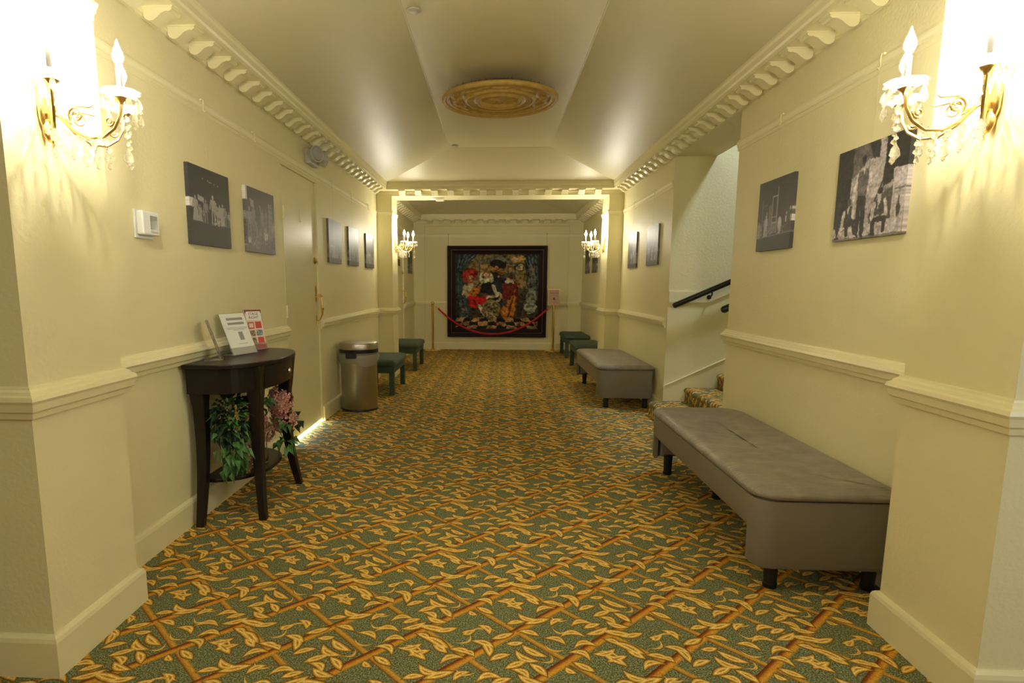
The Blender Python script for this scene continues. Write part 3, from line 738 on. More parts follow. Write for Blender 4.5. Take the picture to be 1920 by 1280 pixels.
# leaflet stands on the table
def text_mesh(body, size, m, parent, loc, rot, name='lettering', align='CENTER', sx=1.0, depth=.0004):
    cu = bpy.data.curves.new('t', 'FONT'); cu.body = body; cu.size = size; cu.align_x = align; cu.extrude = depth
    tmp = bpy.data.objects.new('t', cu); COL.objects.link(tmp); dg = bpy.context.evaluated_depsgraph_get(); dg.update()
    me = bpy.data.meshes.new_from_object(tmp.evaluated_get(dg)); bpy.data.objects.remove(tmp); bpy.data.curves.remove(cu)
    me.materials.clear(); o = link(name, me, m, parent); o.location = loc; o.rotation_euler = rot; o.scale = (sx, 1, 1); return o
def leaflet(loc, rz, w_, h_, lean, paper, label):
    """stand: local x = width, faces -y, leaning back by lean"""
    s = thing('leaflet_stand', loc, label, 'leaflet stand', rz)
    Q = Rx(-lean)
    a = MB().box((-w_ / 2 - .004, .002, .003), (w_ / 2 + .004, .0045, h_ + .004), Q).box((-w_ / 2 - .004, -.006, .003), (w_ / 2 + .004, -.0035, .045), Q).box((-w_ / 2 - .004, -.008, 0), (w_ / 2 + .004, .09, .003))
    obj('holder', a, M['acrylic'], s)
    p = obj('leaflet', MB().box((-w_ / 2, -.0025, .004), (w_ / 2, .001, h_), Q), paper, s)
    return s, p, Q
def onsheet(mb_box, p, Q, m, name, thick=.0012):
    mb = MB()
    for x0_, z0_, x1_, z1_ in mb_box: mb.box((x0_, -.0025 - thick, z0_), (x1_, -.0024, z1_), Q)
    return obj(name, mb, m, p)
ZB = .8722
s1, p1, Q1 = leaflet((-1.50, 3.235, ZB), math.radians(112), .10, .225, math.radians(17), M['photo_a'], 'leaflet stand seen edge-on at the near end of the console table')
s2, p2, Q2 = leaflet((-1.475, 3.50, ZB), math.radians(72), .20, .255, math.radians(22), M['paper'], 'white notice in a tilted acrylic stand in the middle of the console table')
onsheet([(-.06, .214, .075, .229), (-.06, .186, .075, .200)], p2, Q2, M['ink'], 'heading_lines')
onsheet([(-.085, .1665, .09, .1685), (-.085, .1585, .085, .1605), (-.03, .151, .06, .153), (-.02, .066, .05, .068)], p2, Q2, M['ink'], 'text_lines')
onsheet([(.0, .090, .035, .140)], p2, Q2, M['ink'], 'figure')
s3, p3, Q3 = leaflet((-1.50, 3.765, ZB), math.radians(52), .112, .258, math.radians(14), M['pale'], 'red and white brochure in a stand at the far end of the console table')
onsheet([(-.056, .236, .056, .256), (-.056, .236, -.050, .256)], p3, Q3, M['dark_red'], 'top_band')
onsheet([(-.049, .190, .049, .246)], p3, Q3, M['paper'], 'title_panel', .0016)
onsheet([(-.046, .135, -.006, .178), (-.056, .004, .056, .034)], p3, Q3, M['red_ink'], 'red_panels')
onsheet([(.004, .137, .046, .180)], p3, Q3, M['red_ink'], 'red_photo', .0014)
onsheet([(-.040, .142, -.012, .170)], p3, Q3, M['pale'], 'card', .0018)
onsheet([(-.046, .088, -.006, .124), (-.046, .042, -.004, .078)], p3, Q3, M['photo_a'], 'food_photo')
onsheet([(.004, .090, .046, .126)], p3, Q3, M['photo_b'], 'blue_photo')
onsheet([(.006, .042, .048, .080)], p3, Q3, M['red_ink'], 'small_photo')
for tx, zz in (('STAGE', .222), ('RIGHT', .199)):
    v_ = Q3 @ Vector((0, -.0048, zz))
    text_mesh(tx, .0235, M['dark_red'], p3, v_, (PI / 2 - math.radians(14), 0, 0), depth=.0003)

# vase of artificial hydrangea and trailing foliage on the lower shelf
fl = thing('flower_arrangement', (-1.40, 3.43, .2322), 'pink hydrangea and trailing greenery in a glass vase on the console table shelf', 'flowers')
O = Vector((-1.40, 3.43, .2322))
obj('vase', MB().lathe([(.045, 0), (.055, .003), (.060, .04), (.052, .10), (.058, .16), (.072, .19), (.070, .19), (.055, .16), (.049, .10), (.056, .04), (.045, .008)], 28), M['glass'], fl, smooth=True)
def petals(c_, rad, cnt, size, name='hydrangea'):
    mb = MB()
    for _ in range(cnt):
        d = Vector(rng.normal(size=3)); d.normalize(); rr = .72 + .3 * rng.random()
        p = Vector((c_[0] + d.x * rad[0] * rr, c_[1] + d.y * rad[1] * rr, c_[2] + d.z * rad[2] * rr)) - O
        q = d.to_track_quat('Z', 'Y').to_matrix().to_4x4() @ Rz(rng.random() * 6) @ Rx((rng.random() - .5) * 1.3)
        m4 = T(*p) @ q
        for k_ in range(4):
            a = k_ * PI / 2; s_ = size * (.8 + .4 * rng.random())
            mb.add([(0, 0, 0), (s_ * math.cos(a - .5), s_ * math.sin(a - .5), s_ * .25), (s_ * 1.35 * math.cos(a), s_ * 1.35 * math.sin(a), s_ * .1), (s_ * math.cos(a + .5), s_ * math.sin(a + .5), s_ * .25)], [(0, 1, 2, 3)], m4)
    obj(name, mb, M['petal'], fl)
petals((-1.335, 3.66, .560), (.075, .11, .095), 210, .018); petals((-1.335, 3.70, .44), (.07, .095, .085), 170, .018)
petals((-1.40, 3.42, .50), (.06, .08, .09), 90, .016); petals((-1.40, 3.28, .37), (.04, .045, .11), 80, .014); petals((-1.40, 3.55, .39), (.06, .08, .06), 80, .016)
def leaves(c_, rad, cnt, ln, m, name='foliage', down=.4):
    mb = MB()
    for _ in range(cnt):
        d = Vector(rng.normal(size=3)); d.normalize(); rr = rng.random() ** .4
        p = Vector((c_[0] + d.x * rad[0] * rr, c_[1] + d.y * rad[1] * rr, c_[2] + d.z * rad[2] * rr)) - O
        dr_ = (d + Vector((.3, -.1, -down))).normalized(); q = dr_.to_track_quat('X', 'Z').to_matrix().to_4x4() @ Rx((rng.random() - .5) * 1.6)
        L2 = ln * (.7 + .6 * rng.random()); wd = L2 * .27; m4 = T(*p) @ q
        mb.add([(0, 0, 0), (L2 * .35, -wd, .012 * L2 / .06), (L2, 0, -.25 * L2), (L2 * .35, wd, .012 * L2 / .06), (L2 * .45, 0, 0)], [(0, 1, 4), (1, 2, 4), (2, 3, 4), (3, 0, 4)], m4)
    obj(name, mb, m, fl)
leaves((-1.45, 3.20, .54), (.09, .13, .14), 190, .055, M['leaf_dark'])
leaves((-1.43, 3.17, .50), (.10, .14, .16), 110, .055, M['leaf'])
leaves((-1.40, 3.10, .36), (.06, .07, .09), 60, .065, M['leaf'], down=1.2)
leaves((-1.40, 3.46, .60), (.05, .07, .05), 26, .06, M['leaf'])
leaves((-1.27, 3.52, .46), (.02, .04, .03), 4, .08, M['leaf'])
petals((-1.37, 3.22, .36), (.03, .05, .12), 70, .014)
leaves((-1.30, 3.62, .31), (.05, .09, .03), 22, .06, M['leaf'], down=.9)
leaves((-1.27, 3.80, .40), (.03, .07, .09), 7, .075, M['leaf_dark'], down=.5)
leaves((-1.42, 3.40, .66), (.08, .20, .03), 30, .06, M['leaf_dark'])
stm = MB()
for p_ in ((-1.43, 3.17, .50), (-1.40, 3.10, .36), (-1.36, 3.66, .55), (-1.40, 3.42, .52), (-1.27, 3.80, .42), (-1.30, 3.62, .31)):
    q_ = Vector(p_) - O; stm.tube([(0, 0, .02), (q_.x * .2, q_.y * .2, .19), (q_.x * .6, q_.y * .6, max(.22, q_.z * .95)), tuple(q_)], .0025, 5)
obj('stems', stm, M['leaf'], fl)
sd = MB()
for i in range(40):
    z = .64 - i * .0035; sd.sphere((-1.385 - O.x + .004 * math.sin(i * 2.1), 3.115 - O.y + .004 * math.cos(i * 2.4) + i * .0004, z - O.z), .006, 5)
obj('seed_spray', sd, M['yellow'], fl)

# ------------------------------------------------------------------ rope barrier in front of the painting
def post(x, y, label, ball=True):
    p = thing('stanchion', (x, y, 0), label, 'stanchion', 0, None)
    obj('base', MB().lathe([(.001, 0), (.155, 0), (.160, .004), (.155, .012), (.08, .020), (.035, .032), (.026, .045), (.001, .046)], 32), M['brass'], p, smooth=True)
    obj('pole', MB().lathe([(.022, .035), (.022, .865), (.032, .868), (.032, .885), (.022, .888), (.022, .897), (.014, .900)], 20), M['brass'], p, smooth=True)
    if ball: obj('ball_finial', MB().sphere((0, 0, .930), .033, 16), M['brass'], p, smooth=True)
    return p
post(-1.235, 11.93, 'brass post with ball top at the left end of the red rope')
pr_ = post(1.125, 11.93, 'brass post carrying a framed notice at the right end of the red rope', False)
sg = obj('sign_frame', MB().box((-.115, -.012, .895), (.105, .004, 1.205)), M['brass'], pr_, bevel=.003)
sf = obj('notice', MB().box((-.105, -.015, .905), (.095, -.0125, 1.195)), M['pink_sign'], sg)
obj('printed_mark', MB().box((-.02, -.0165, 1.00), (.018, -.0152, 1.045)).box((-.085, -.0165, 1.125), (.075, -.0152, 1.131)), M['brown_ink'], sf)
rp = thing('barrier_rope', (-1.205, 11.93, .845), 'red velvet rope sagging between the two brass posts', 'rope')
pts = []
for i in range(41):
    u = i / 40; pts.append((.08 + 2.13 * u, -.0, -.525 * 4 * u * (1 - u) * (1 - .06 * math.sin(PI * u)) - .02))
obj('rope', MB().tube(pts, .019, 10), M['rope'], rp, smooth=True)
for a, b_ in (((.005, 0, 0.02), pts[0]), ((2.290, 0, .02), pts[-1])):
    obj('rope_end', MB().tube([a, ((a[0] * .6 + b_[0] * .4), 0, a[2] - .012), b_], [.006, .008, .020], 10), M['brass'], rp, smooth=True)

# ------------------------------------------------------------------ small fittings
th = thing('thermostat', (XL, 2.79, 1.55), 'white thermostat with a small display on the near left wall', 'thermostat')
obj('back_plate', MB().box((0, -.080, -.062), (.008, .062, .066)), M['white'], th, bevel=.002)
bd_ = obj('housing', MB().box((.008, -.070, -.046), (.042, .062, .060)), M['white'], th, bevel=.006)
obj('display', MB().box((.042, -.012, -.020), (.0432, .046, .042)), M['lcd'], bd_)
obj('button_row', MB().box((.042, -.012, -.034), (.044, .046, -.024)), M['grey_plastic'], bd_, bevel=.001)
em = thing('emergency_light', (XL, 5.37, 2.345), 'small white emergency light with two round lamps above the left door', 'emergency light')
obj('housing', MB().box((0, -.10, -.045), (.055, .16, .075)), M['grey_plastic'], em, bevel=.012)
for yy, an in ((-.075, -.55), (.115, .45)):
    mt = T(.075, yy, .03) @ Rz(an) @ Ry(PI / 2)
    hd = obj('lamp_head', MB().lathe([(.03, -.035), (.055, -.02), (.068, .02), (.070, .045), (.062, .046), (.056, .03), (.02, .012), (.001, .010)], 24, mt), M['grey_plastic'], em, smooth=True)
    obj('lens', MB().lathe([(.060, .040), (.055, .055), (.030, .066), (.001, .070)], 24, mt), M['lamp_glass'], hd, smooth=True)
sm = thing('smoke_alarm', (-.86, 8.62, 2.468), 'white alarm unit under the far beam, left of centre', 'alarm')
obj('base', MB().lathe([(.055, 0), (.058, -.012), (.050, -.022), (.03, -.026), (.001, -.026)], 24), M['white'], sm, smooth=True)
obj('strobe', MB().box((.02, -.03, -.045), (.13, .03, -.006)), M['white'], sm, bevel=.006)
for (x, y, lab) in ((-.495, 3.80, 'round white sprinkler cover plate on the ceiling near the camera'), (-.49, 7.30, 'small round sprinkler cover plate at the far end of the ceiling panel')):
    tag(obj('sprinkler_cover', MB().lathe([(.040, 2.867), (.042, 2.860), (.036, 2.857), (.001, 2.857)], 28, T(x, y, -2.857)), M['cover'], smooth=True), lab, 'sprinkler cover').location = (0, 0, 2.857)
# picture rail hooks with clear hanging wire
def hook(loc, rz, drop_, label):
    h = thing('picture_hook', loc, label, 'picture hook', rz, 'picture rail hooks with clear wire')
    obj('hook', MB().tube([(.004, 0, .030), (.020, 0, .026), (.022, 0, .0), (.018, 0, -.022), (.026, 0, -.036), (.031, 0, -.028)], .0028, 6).box((.004, -.009, .022), (.016, .009, .031)), M['trim'], h, smooth=True)
    if drop_: obj('wire', MB().tube([(.026, 0, -.03), (.020, 0, -.10), (.021, 0, -drop_)], .0005, 4), M['wire'], h)
for y, lab in ((3.42, 'picture rail hook above the nearest left-hand canvas'), (4.13, 'picture rail hook above the second left-hand canvas'), (6.07, 'picture rail hook just past the left door'), (6.87, 'middle picture rail hook past the left door'), (7.78, 'last picture rail hook before the far left pillar')):
    hook((XL, y, 2.25), 0, .33, lab)
for y, lab in ((2.92, 'picture rail hook above the three men canvas'), (3.86, 'picture rail hook above the dark stage canvas on the right wall'), (6.73, 'picture rail hook just past the stair opening'), (7.70, 'picture rail hook near the far right pillar')):
    hook((XR, y, 2.25), PI, .33, lab)

# ceiling medallion
md = thing('ceiling_medallion', (.015, 5.17, 2.745), 'round gilded plaster medallion hanging under the ceiling', 'medallion')
RM = .465; nr, nt_ = 70, 192; vs = []
def relief(r, t):
    g = lambda x, c_, s_: math.exp(-((x - c_) / s_) ** 2)
    hgt = .010 * g(r, .965, .022) + .006 * g(r, .90, .012) + .009 * g(r, .585, .018) + .005 * g(r, .545, .01) + .012 * g(r, .40, .022) + .006 * g(r, .36, .012)
    hgt -= .006 * (1 if .62 < r < .88 else 0)
    k_ = (t * 10 / (2 * PI)) % 1 - .5                            # ten cartouches
    e = math.hypot(k_ / .40, (r - .745) / .095)
    hgt += .009 * g(e, 1.0, .14)
    hgt += .010 * g(abs(k_), .5, .05) * g(r, .75, .09)
    if r < .34:
        hgt += -.010 + .006 * abs(math.cos(t * 8)) * g(r, .24, .09) + .005 * abs(math.cos(t * 6 + r * 20)) * g(r, .14, .06) + .012 * g(r, 0, .07)
    return hgt * 1.9
for j in range(nr + 1):
    r = j / nr
    for i in range(nt_):
        a = 2 * PI * i / nt_; vs.append((RM * r * math.cos(a), RM * r * math.sin(a), -relief(r, a)))
for z, rr in ((.012, RM * 1.0), (.022, RM * .97), (.022, .01)):
    for i in range(nt_): a = 2 * PI * i / nt_; vs.append((rr * math.cos(a), rr * math.sin(a), z))
fs = [(j * nt_ + i, j * nt_ + (i + 1) % nt_, (j + 1) * nt_ + (i + 1) % nt_, (j + 1) * nt_ + i) for j in range(nr + 3) for i in range(nt_)]
obj('relief_disc', MB().add(vs, fs), M['medal'], md, smooth=True, auto=180)
obj('mounting_collar', MB().lathe([(.16, .020), (.16, .12)], 32), M['dust'], md, smooth=True)
df = MB()
for i in range(420):
    a = rng.random() * 2 * PI; r0 = RM * (.955 + .03 * rng.random()); l_ = .008 + .022 * rng.random() ** 2
    p0 = Vector((r0 * math.cos(a), r0 * math.sin(a), .020)); d = Vector((math.cos(a + rng.normal() * .5) * .6, math.sin(a + rng.normal() * .5) * .6, .9)).normalized() * l_
    s_ = Vector((-math.sin(a), math.cos(a), 0)) * .0012
    df.add([p0 - s_, p0 + s_, p0 + d], [(0, 1, 2)])
o = obj('dust_fringe', df, M['dust'], md); o['kind'] = 'stuff'

# ------------------------------------------------------------------ pictures
class Cv:
    def __init__(s, w_, h_, base): 
        s.w, s.h = w_, h_; s.u, s.v = np.meshgrid(np.linspace(0, 1, w_), np.linspace(0, 1, h_)); s.a = np.zeros((h_, w_, 3)) + np.array(base); s.px = 1.0 / w_
    def put(s, m_, c_): m_ = np.clip(m_, 0, 1)[..., None]; s.a = s.a * (1 - m_) + np.array(c_) * m_; return s
    def ell(s, cx, cy_, rx, ry, c_, rot=0, al=1):
        du, dv = s.u - cx, s.v - cy_; ca, sa = math.cos(rot), math.sin(rot); p, q = (du * ca + dv * sa) / rx, (-du * sa + dv * ca) / ry
        return s.put((1.0 - np.hypot(p, q)) * min(rx, ry) / s.px * 1.0 * al if al < 1 and False else np.clip((1.0 - np.hypot(p, q)) * min(rx, ry) / s.px + .5, 0, 1) * al, c_)
    def rect(s, x0_, y0_, x1_, y1_, c_, al=1): return s.put(((s.u >= x0_) & (s.u <= x1_) & (s.v >= y0_) & (s.v <= y1_)) * al, c_)
    def poly(s, pts_, c_, al=1):
        ins = np.zeros(s.u.shape, bool); n_ = len(pts_)
        for i in range(n_):
            (xa, ya), (xb, yb_) = pts_[i], pts_[(i + 1) % n_]
            if ya == yb_: continue
            cnd = ((ya > s.v) != (yb_ > s.v)) & (s.u < (xb - xa) * (s.v - ya) / (yb_ - ya) + xa); ins ^= cnd
        return s.put(ins * al, c_)
    def line(s, x0_, y0_, x1_, y1_, wd, c_, al=1):
        d = np.array([x1_ - x0_, y1_ - y0_]); L2 = d @ d; t_ = np.clip(((s.u - x0_) * d[0] + (s.v - y0_) * d[1]) / L2, 0, 1)
        return s.put(np.clip((wd - np.hypot(s.u - x0_ - t_ * d[0], s.v - y0_ - t_ * d[1])) / s.px + .5, 0, 1) * al, c_)
    def noise(s, amt, blocks=1): s.a = np.clip(s.a * (1 + amt * rng.normal(size=(s.h, s.w, 1))), 0, 1); return s
def smooth_field(w_, h_, cells, seed):
    g = np.random.default_rng(seed).random((cells + 2, cells + 2)); yy = np.linspace(0, cells, h_); xx = np.linspace(0, cells, w_)
    y0_, x0_ = np.floor(yy).astype(int), np.floor(xx).astype(int); fy, fx = (yy - y0_)[:, None], (xx - x0_)[None]; fy, fx = fy * fy * (3 - 2 * fy), fx * fx * (3 - 2 * fx)
    A_ = lambda j, i: g[np.ix_(y0_ + j, x0_ + i)]
    return A_(0, 0) * (1 - fy) * (1 - fx) + A_(1, 0) * fy * (1 - fx) + A_(0, 1) * (1 - fy) * fx + A_(1, 1) * fy * fx
def painterly(a, warp, tone, seed=1):
    h_, w_ = a.shape[:2]
    dx = (smooth_field(w_, h_, 22, seed) - .5) * 2 * warp; dy = (smooth_field(w_, h_, 22, seed + 1) - .5) * 2 * warp
    jj, ii = np.mgrid[0:h_, 0:w_]; a = a[np.clip((jj + dy).astype(int), 0, h_ - 1), np.clip((ii + dx).astype(int), 0, w_ - 1)]
    m_ = 1 + tone * ((smooth_field(w_, h_, 30, seed + 2) - .5) * 1.6 + (smooth_field(w_, h_, 60, seed + 3) - .5) * 1.4)
    return np.clip(a * m_[..., None], 0, 1)
def canvas(name, loc, rz, w_, h_, d_, art, label, cat='picture', group=None, mat_='print', mesh_name=None):
    """front on local -y, width along +x; the print wraps round the sides"""
    H_, W_ = art.shape[:2]; vs = []; cols = []; fs = []
    for j in range(H_):
        for i in range(W_): vs.append((w_ * (i / (W_ - 1) - .5), -d_, h_ * (.5 - j / (H_ - 1)))); cols.append(art[j, i])
    fs = [(j * W_ + i, (j + 1) * W_ + i, (j + 1) * W_ + i + 1, j * W_ + i + 1) for j in range(H_ - 1) for i in range(W_ - 1)]
    def edge(idx, q):
        o_ = len(vs)
        for k_, i_ in enumerate(idx):
            x, y, z = vs[i_]; vs.append((x, y, z)); cols.append(art[q(k_)])
        m_ = len(vs)
        for k_, i_ in enumerate(idx): x, y, z = vs[i_]; vs.append((x, 0, z)); cols.append(art[q(k_)])
        for k_ in range(len(idx) - 1): fs.append((o_ + k_, o_ + k_ + 1, m_ + k_ + 1, m_ + k_))
    edge([j * W_ for j in range(H_)], lambda k_: (k_, min(3, W_ - 1))); edge([j * W_ + W_ - 1 for j in range(H_)][::-1], lambda k_: (H_ - 1 - k_, W_ - 4))
    edge([i for i in range(W_)][::-1], lambda k_: (2, W_ - 1 - k_)); edge([(H_ - 1) * W_ + i for i in range(W_)], lambda k_: (H_ - 3, k_))
    me = bpy.data.meshes.new(name); me.from_pydata(vs, [], fs); me.update()
    at = me.color_attributes.new('print', 'FLOAT_COLOR', 'POINT'); arr = np.ones((len(vs), 4), np.float32); arr[:, :3] = np.array(cols); at.data.foreach_set('color', arr.ravel())
    o_ = link(name, me, M[mat_]); o_.location = loc; o_.rotation_euler = (0, 0, rz)
    if label: tag(o_, label, cat, group)
    return o_
G = lambda g, t_=0: (g * (1 + .02 * t_), g * .95, g * (.97 + .03 * t_))
def fig(c, x, y, h_, tone, legs=True, wide=1.0, head=None, arms=True):
    """standing figure: x centre, y feet, h_ height"""
    w_ = h_ * .13 * wide; hd = head or tone
    if legs:
        c.line(x - w_ * .5, y - h_ * .5, x - w_ * .7, y, w_ * .30, G(tone * .8)); c.line(x + w_ * .5, y - h_ * .5, x + w_ * .7, y, w_ * .30, G(tone * .8))
    else: c.poly([(x - w_, y - h_ * .5), (x + w_, y - h_ * .5), (x + w_ * 1.8, y), (x - w_ * 1.8, y)], G(tone))
    c.poly([(x - w_, y - h_ * .84), (x + w_, y - h_ * .84), (x + w_ * .8, y - h_ * .45), (x - w_ * .8, y - h_ * .45)], G(tone))
    if arms:
        c.line(x - w_, y - h_ * .80, x - w_ * 1.6, y - h_ * .52, w_ * .28, G(tone * .9)); c.line(x + w_, y - h_ * .80, x + w_ * 1.5, y - h_ * .50, w_ * .28, G(tone * .9))
    c.ell(x, y - h_ * .92, h_ * .06, h_ * .075, G(hd))
def art_line(W_=120, H_=102):
    c = Cv(W_, H_, G(.034)); c.rect(0, .66, 1, 1, G(.038))
    for x, y in ((.33, .14), (.45, .15), (.49, .16), (.53, .16), (.61, .17), (.70, .175)): c.ell(x, y, .008, .007, G(.6))
    c.poly([(.19, .36), (.33, .385), (.33, .45), (.19, .43)], G(.34)); c.rect(0, .42, .10, .53, G(.62))
    for x, h_, t_ in ((.13, .32, .34), (.23, .22, .30), (.37, .30, .22), (.31, .18, .20), (.55, .38, .34), (.62, .30, .30), (.68, .22, .36), (.72, .28, .34), (.76, .20, .38), (.80, .30, .34), (.87, .26, .22), (.97, .22, .3)):
        fig(c, x, .70, h_, t_, rng.random() > .3)
    c.ell(.55, .35, .012, .03, G(.5))
    for _ in range(60): x = .55 + .27 * rng.random(); c.ell(x, .62 + .09 * rng.random(), .008, .01, G(.2 + .4 * rng.random()))
    return c.noise(.10).a
def art_factory(W_=110, H_=96):
    c = Cv(W_, H_, G(.105, 1)); c.rect(0, 0, 1, .2, G(.085, 1)); c.rect(0, .90, 1, 1, G(.16))
    for x0_ in (.77,): 
        c.rect(x0_, .16, .90, .58, G(.28))
        for k_ in range(5): c.rect(x0_, .16 + .085 * k_, .90, .172 + .085 * k_, G(.09))
        for k_ in range(3): c.rect(x0_ + .043 * k_, .16, x0_ + .043 * k_ + .008, .58, G(.1))
    c.poly([(.12, .17), (.26, .20), (.27, .32), (.17, .30)], G(.34, 2)); c.rect(0, 0, .05, .20, G(.7))
    c.ell(.20, .68, .16, .22, G(.34), 0); c.ell(.19, .67, .13, .19, G(.14)); c.ell(.36, .84, .09, .10, G(.30)); c.ell(.36, .84, .07, .08, G(.12))
    for k_ in range(4): a = k_ * PI / 4; c.line(.36 - .07 * math.cos(a), .84 - .08 * math.sin(a), .36 + .07 * math.cos(a), .84 + .08 * math.sin(a), .006, G(.28))
    for x, y, h_, t_ in ((.10, .80, .5, .3), (.24, .62, .34, .26), (.52, .66, .32, .20), (.55, .58, .28, .3), (.68, .52, .22, .26), (.45, .86, .26, .24), (.64, .86, .30, .3), (.78, .88, .28, .2), (.88, .76, .26, .26), (.96, .70, .24, .3)): fig(c, x, y, h_, t_)
    c.rect(.58, .66, .72, .78, G(.52)); c.ell(.65, .62, .025, .03, G(.4)); c.ell(.08, .82, .045, .05, G(.6)); c.line(.47, .25, .50, .36, .012, G(.4))
    for _ in range(260): c.ell(rng.random(), .5 + .4 * rng.random(), .008, .012, G(.06 + .3 * rng.random()))
    return c.noise(.08).a
def art_house(W_=110, H_=96):
    c = Cv(W_, H_, G(.050)); c.put(np.clip((c.u - .62) * 1.6, 0, 1) * np.clip(c.v * 1.5, 0, 1) * (c.v < .78), (.115, .088, .12)); c.rect(0, .79, 1, 1, G(.040))
    c.rect(.34, .36, .43, .76, G(.16)); c.rect(.14, .26, .155, .78, G(.26)); c.rect(.58, .12, .60, .76, G(.30))
    for x in (.44, .56): c.rect(x, .24, x + .012, .76, G(.34))
    for y in (.24, .53, .61): c.rect(.44, y, .58, y + .014, G(.36))
    for x in (.46, .485, .51, .535): c.rect(x, .61, x + .010, .76, G(.38))
    c.rect(.16, .34, .30, .352, G(.14)); c.rect(.16, .56, .30, .57, G(.2))
    fig(c, .27, .79, .30, .42, False); fig(c, .06, .80, .24, .28, False); fig(c, .11, .80, .2, .2); c.line(.29, .45, .29, .60, .006, G(.5))
    c.ell(.68, .64, .055, .09, G(.55)); c.poly([(.63, .66), (.74, .66), (.71, .78), (.66, .78)], G(.5)); fig(c, .86, .76, .26, .12, True, 1, .5); fig(c, .96, .76, .32, .10, True, 1.2, .55); c.rect(.84, .56, .87, .64, G(.6)); c.rect(.97, .55, .99, .64, G(.7))
    c.line(0, .81, 1, .775, .006, G(.22))
    for _ in range(70): c.ell(.02 + .8 * rng.random(), .68 + .1 * rng.random(), .007, .012, G(.1 + .3 * rng.random()))
    return c.noise(.10).a
def art_men(W_=150, H_=124):
    P_ = lambda g: (g * 1.0, g * .90, g * .94)
    c = Cv(W_, H_, G(.030)); c.rect(.24, .0, .64, .55, P_(.14)); c.poly([(.46, 0), (.60, 0), (.66, .18), (.58, .3)], G(.04))
    c.poly([(.23, .33), (.48, .16), (.70, .20), (.69, .85), (.20, .85)], P_(.40)); c.poly([(.34, .28), (.48, .17), (.69, .22), (.68, .60), (.45, .56)], P_(.50)); c.line(.48, .17, .50, .55, .004, P_(.2))
    c.poly([(.72, .0), (1, 0), (1, .38), (.80, .42), (.70, .48)], G(.030)); c.rect(.62, .0, .70, .24, P_(.48)); c.rect(.70, .50, .84, .90, P_(.10)); c.poly([(.70, .50), (.84, .44), (.84, .50), (.72, .56)], P_(.36))
    c.rect(.83, .34, 1, .84, P_(.52)); c.rect(.83, .34, 1, .37, P_(.62)); c.rect(.92, .34, .93, .84, P_(.38)); c.line(.86, .55, .98, .54, .008, P_(.16))
    c.ell(.92, .74, .022, .09, P_(.06)); c.ell(.92, .64, .012, .03, P_(.08)); c.poly([(0, .86), (.25, .84), (1, .83), (1, 1), (0, 1)], P_(.58)); c.rect(0, .975, 1, 1, P_(.2))
    for x in (.3, .52, .75): c.line(x, .84, x - .03, .98, .002, P_(.4))
    c.line(.70, .40, .54, .78, .010, G(.03)); c.line(.54, .78, .56, .84, .008, G(.03))
    # standing man
    c.line(.375, .50, .37, .92, .034, G(.035)); c.line(.435, .50, .45, .92, .034, G(.035)); c.line(.33, .30, .28, .55, .022, P_(.62)); c.line(.49, .28, .53, .42, .022, P_(.66)); c.line(.53, .42, .49, .48, .018, P_(.60))
    c.poly([(.33, .27), (.49, .25), (.48, .53), (.345, .53)], P_(.15)); c.poly([(.39, .24), (.44, .23), (.42, .32)], P_(.6)); c.ell(.405, .17, .030, .050, P_(.05)); c.ell(.40, .14, .032, .030, G(.02)); c.line(.34, .93, .39, .96, .018, G(.03)); c.line(.44, .94, .46, .97, .018, G(.03))
    # crouching left man
    c.ell(.225, .58, .026, .042, P_(.11)); c.line(.16, .68, .13, .84, .022, P_(.62)); c.line(.29, .66, .30, .76, .020, P_(.60)); c.poly([(.17, .64), (.28, .63), (.28, .78), (.17, .78)], P_(.06)); c.poly([(.20, .64), (.24, .63), (.22, .72)], P_(.6)); c.line(.19, .82, .31, .80, .036, G(.04)); c.line(.21, .82, .22, .94, .026, G(.04)); c.line(.30, .80, .34, .93, .02, G(.04))
    c.line(.08, .78, .06, .96, .018, G(.04)); c.line(.03, .975, .09, .965, .014, G(.03)); c.line(.13, .90, .28, .84, .005, G(.05))
    # crouching right man
    c.ell(.665, .56, .030, .050, P_(.44)); c.ell(.675, .53, .036, .040, G(.02)); c.poly([(.60, .62), (.74, .61), (.74, .78), (.62, .78)], P_(.07)); c.line(.60, .66, .58, .80, .024, P_(.64)); c.line(.75, .64, .77, .78, .022, P_(.62)); c.line(.58, .80, .66, .83, .020, P_(.62)); c.line(.77, .78, .68, .83, .020, P_(.6))
    c.poly([(.64, .62), (.69, .61), (.66, .72)], P_(.6)); c.line(.60, .84, .61, .95, .026, G(.035)); c.line(.75, .82, .75, .94, .024, G(.035)); c.line(.62, .82, .74, .82, .03, G(.035)); c.ell(.66, .90, .03, .05, P_(.5)); c.line(.58, .965, .63, .965, .014, G(.03))
    c.ell(.07, .60, .03, .05, G(.05)); c.line(.07, .62, .06, .9, .03, G(.042))
    c.a = painterly(c.a, 1.2, .45, 9)
    return c.noise(.04).a
def art_stage(seed, backdrop_glare, W_=64, H_=56, fl_=.10):
    r2 = np.random.default_rng(seed); c = Cv(W_, H_, G(backdrop_glare)); c.put(np.clip(c.v * 1.3 - .35, 0, 1), G(backdrop_glare * .45)); c.rect(0, .86, 1, 1, G(fl_))  # paler upper part paints lamp glare into the print
    for _ in range(6): x = r2.random(); c.line(x, .02, x + .04 * r2.normal(), .55, .006 + .02 * r2.random(), G(backdrop_glare * (.5 + r2.random())), .5)
    for _ in range(16): x = r2.random(); fig(c, x, .88, .2 + .2 * r2.random(), .06 + .35 * r2.random(), r2.random() > .4)
    for _ in range(60): c.ell(r2.random(), .62 + .25 * r2.random(), .01, .014, G(.04 + .45 * r2.random()))
    return c.noise(.08).a
ZP, HP, TH = 1.7035, .417, .02
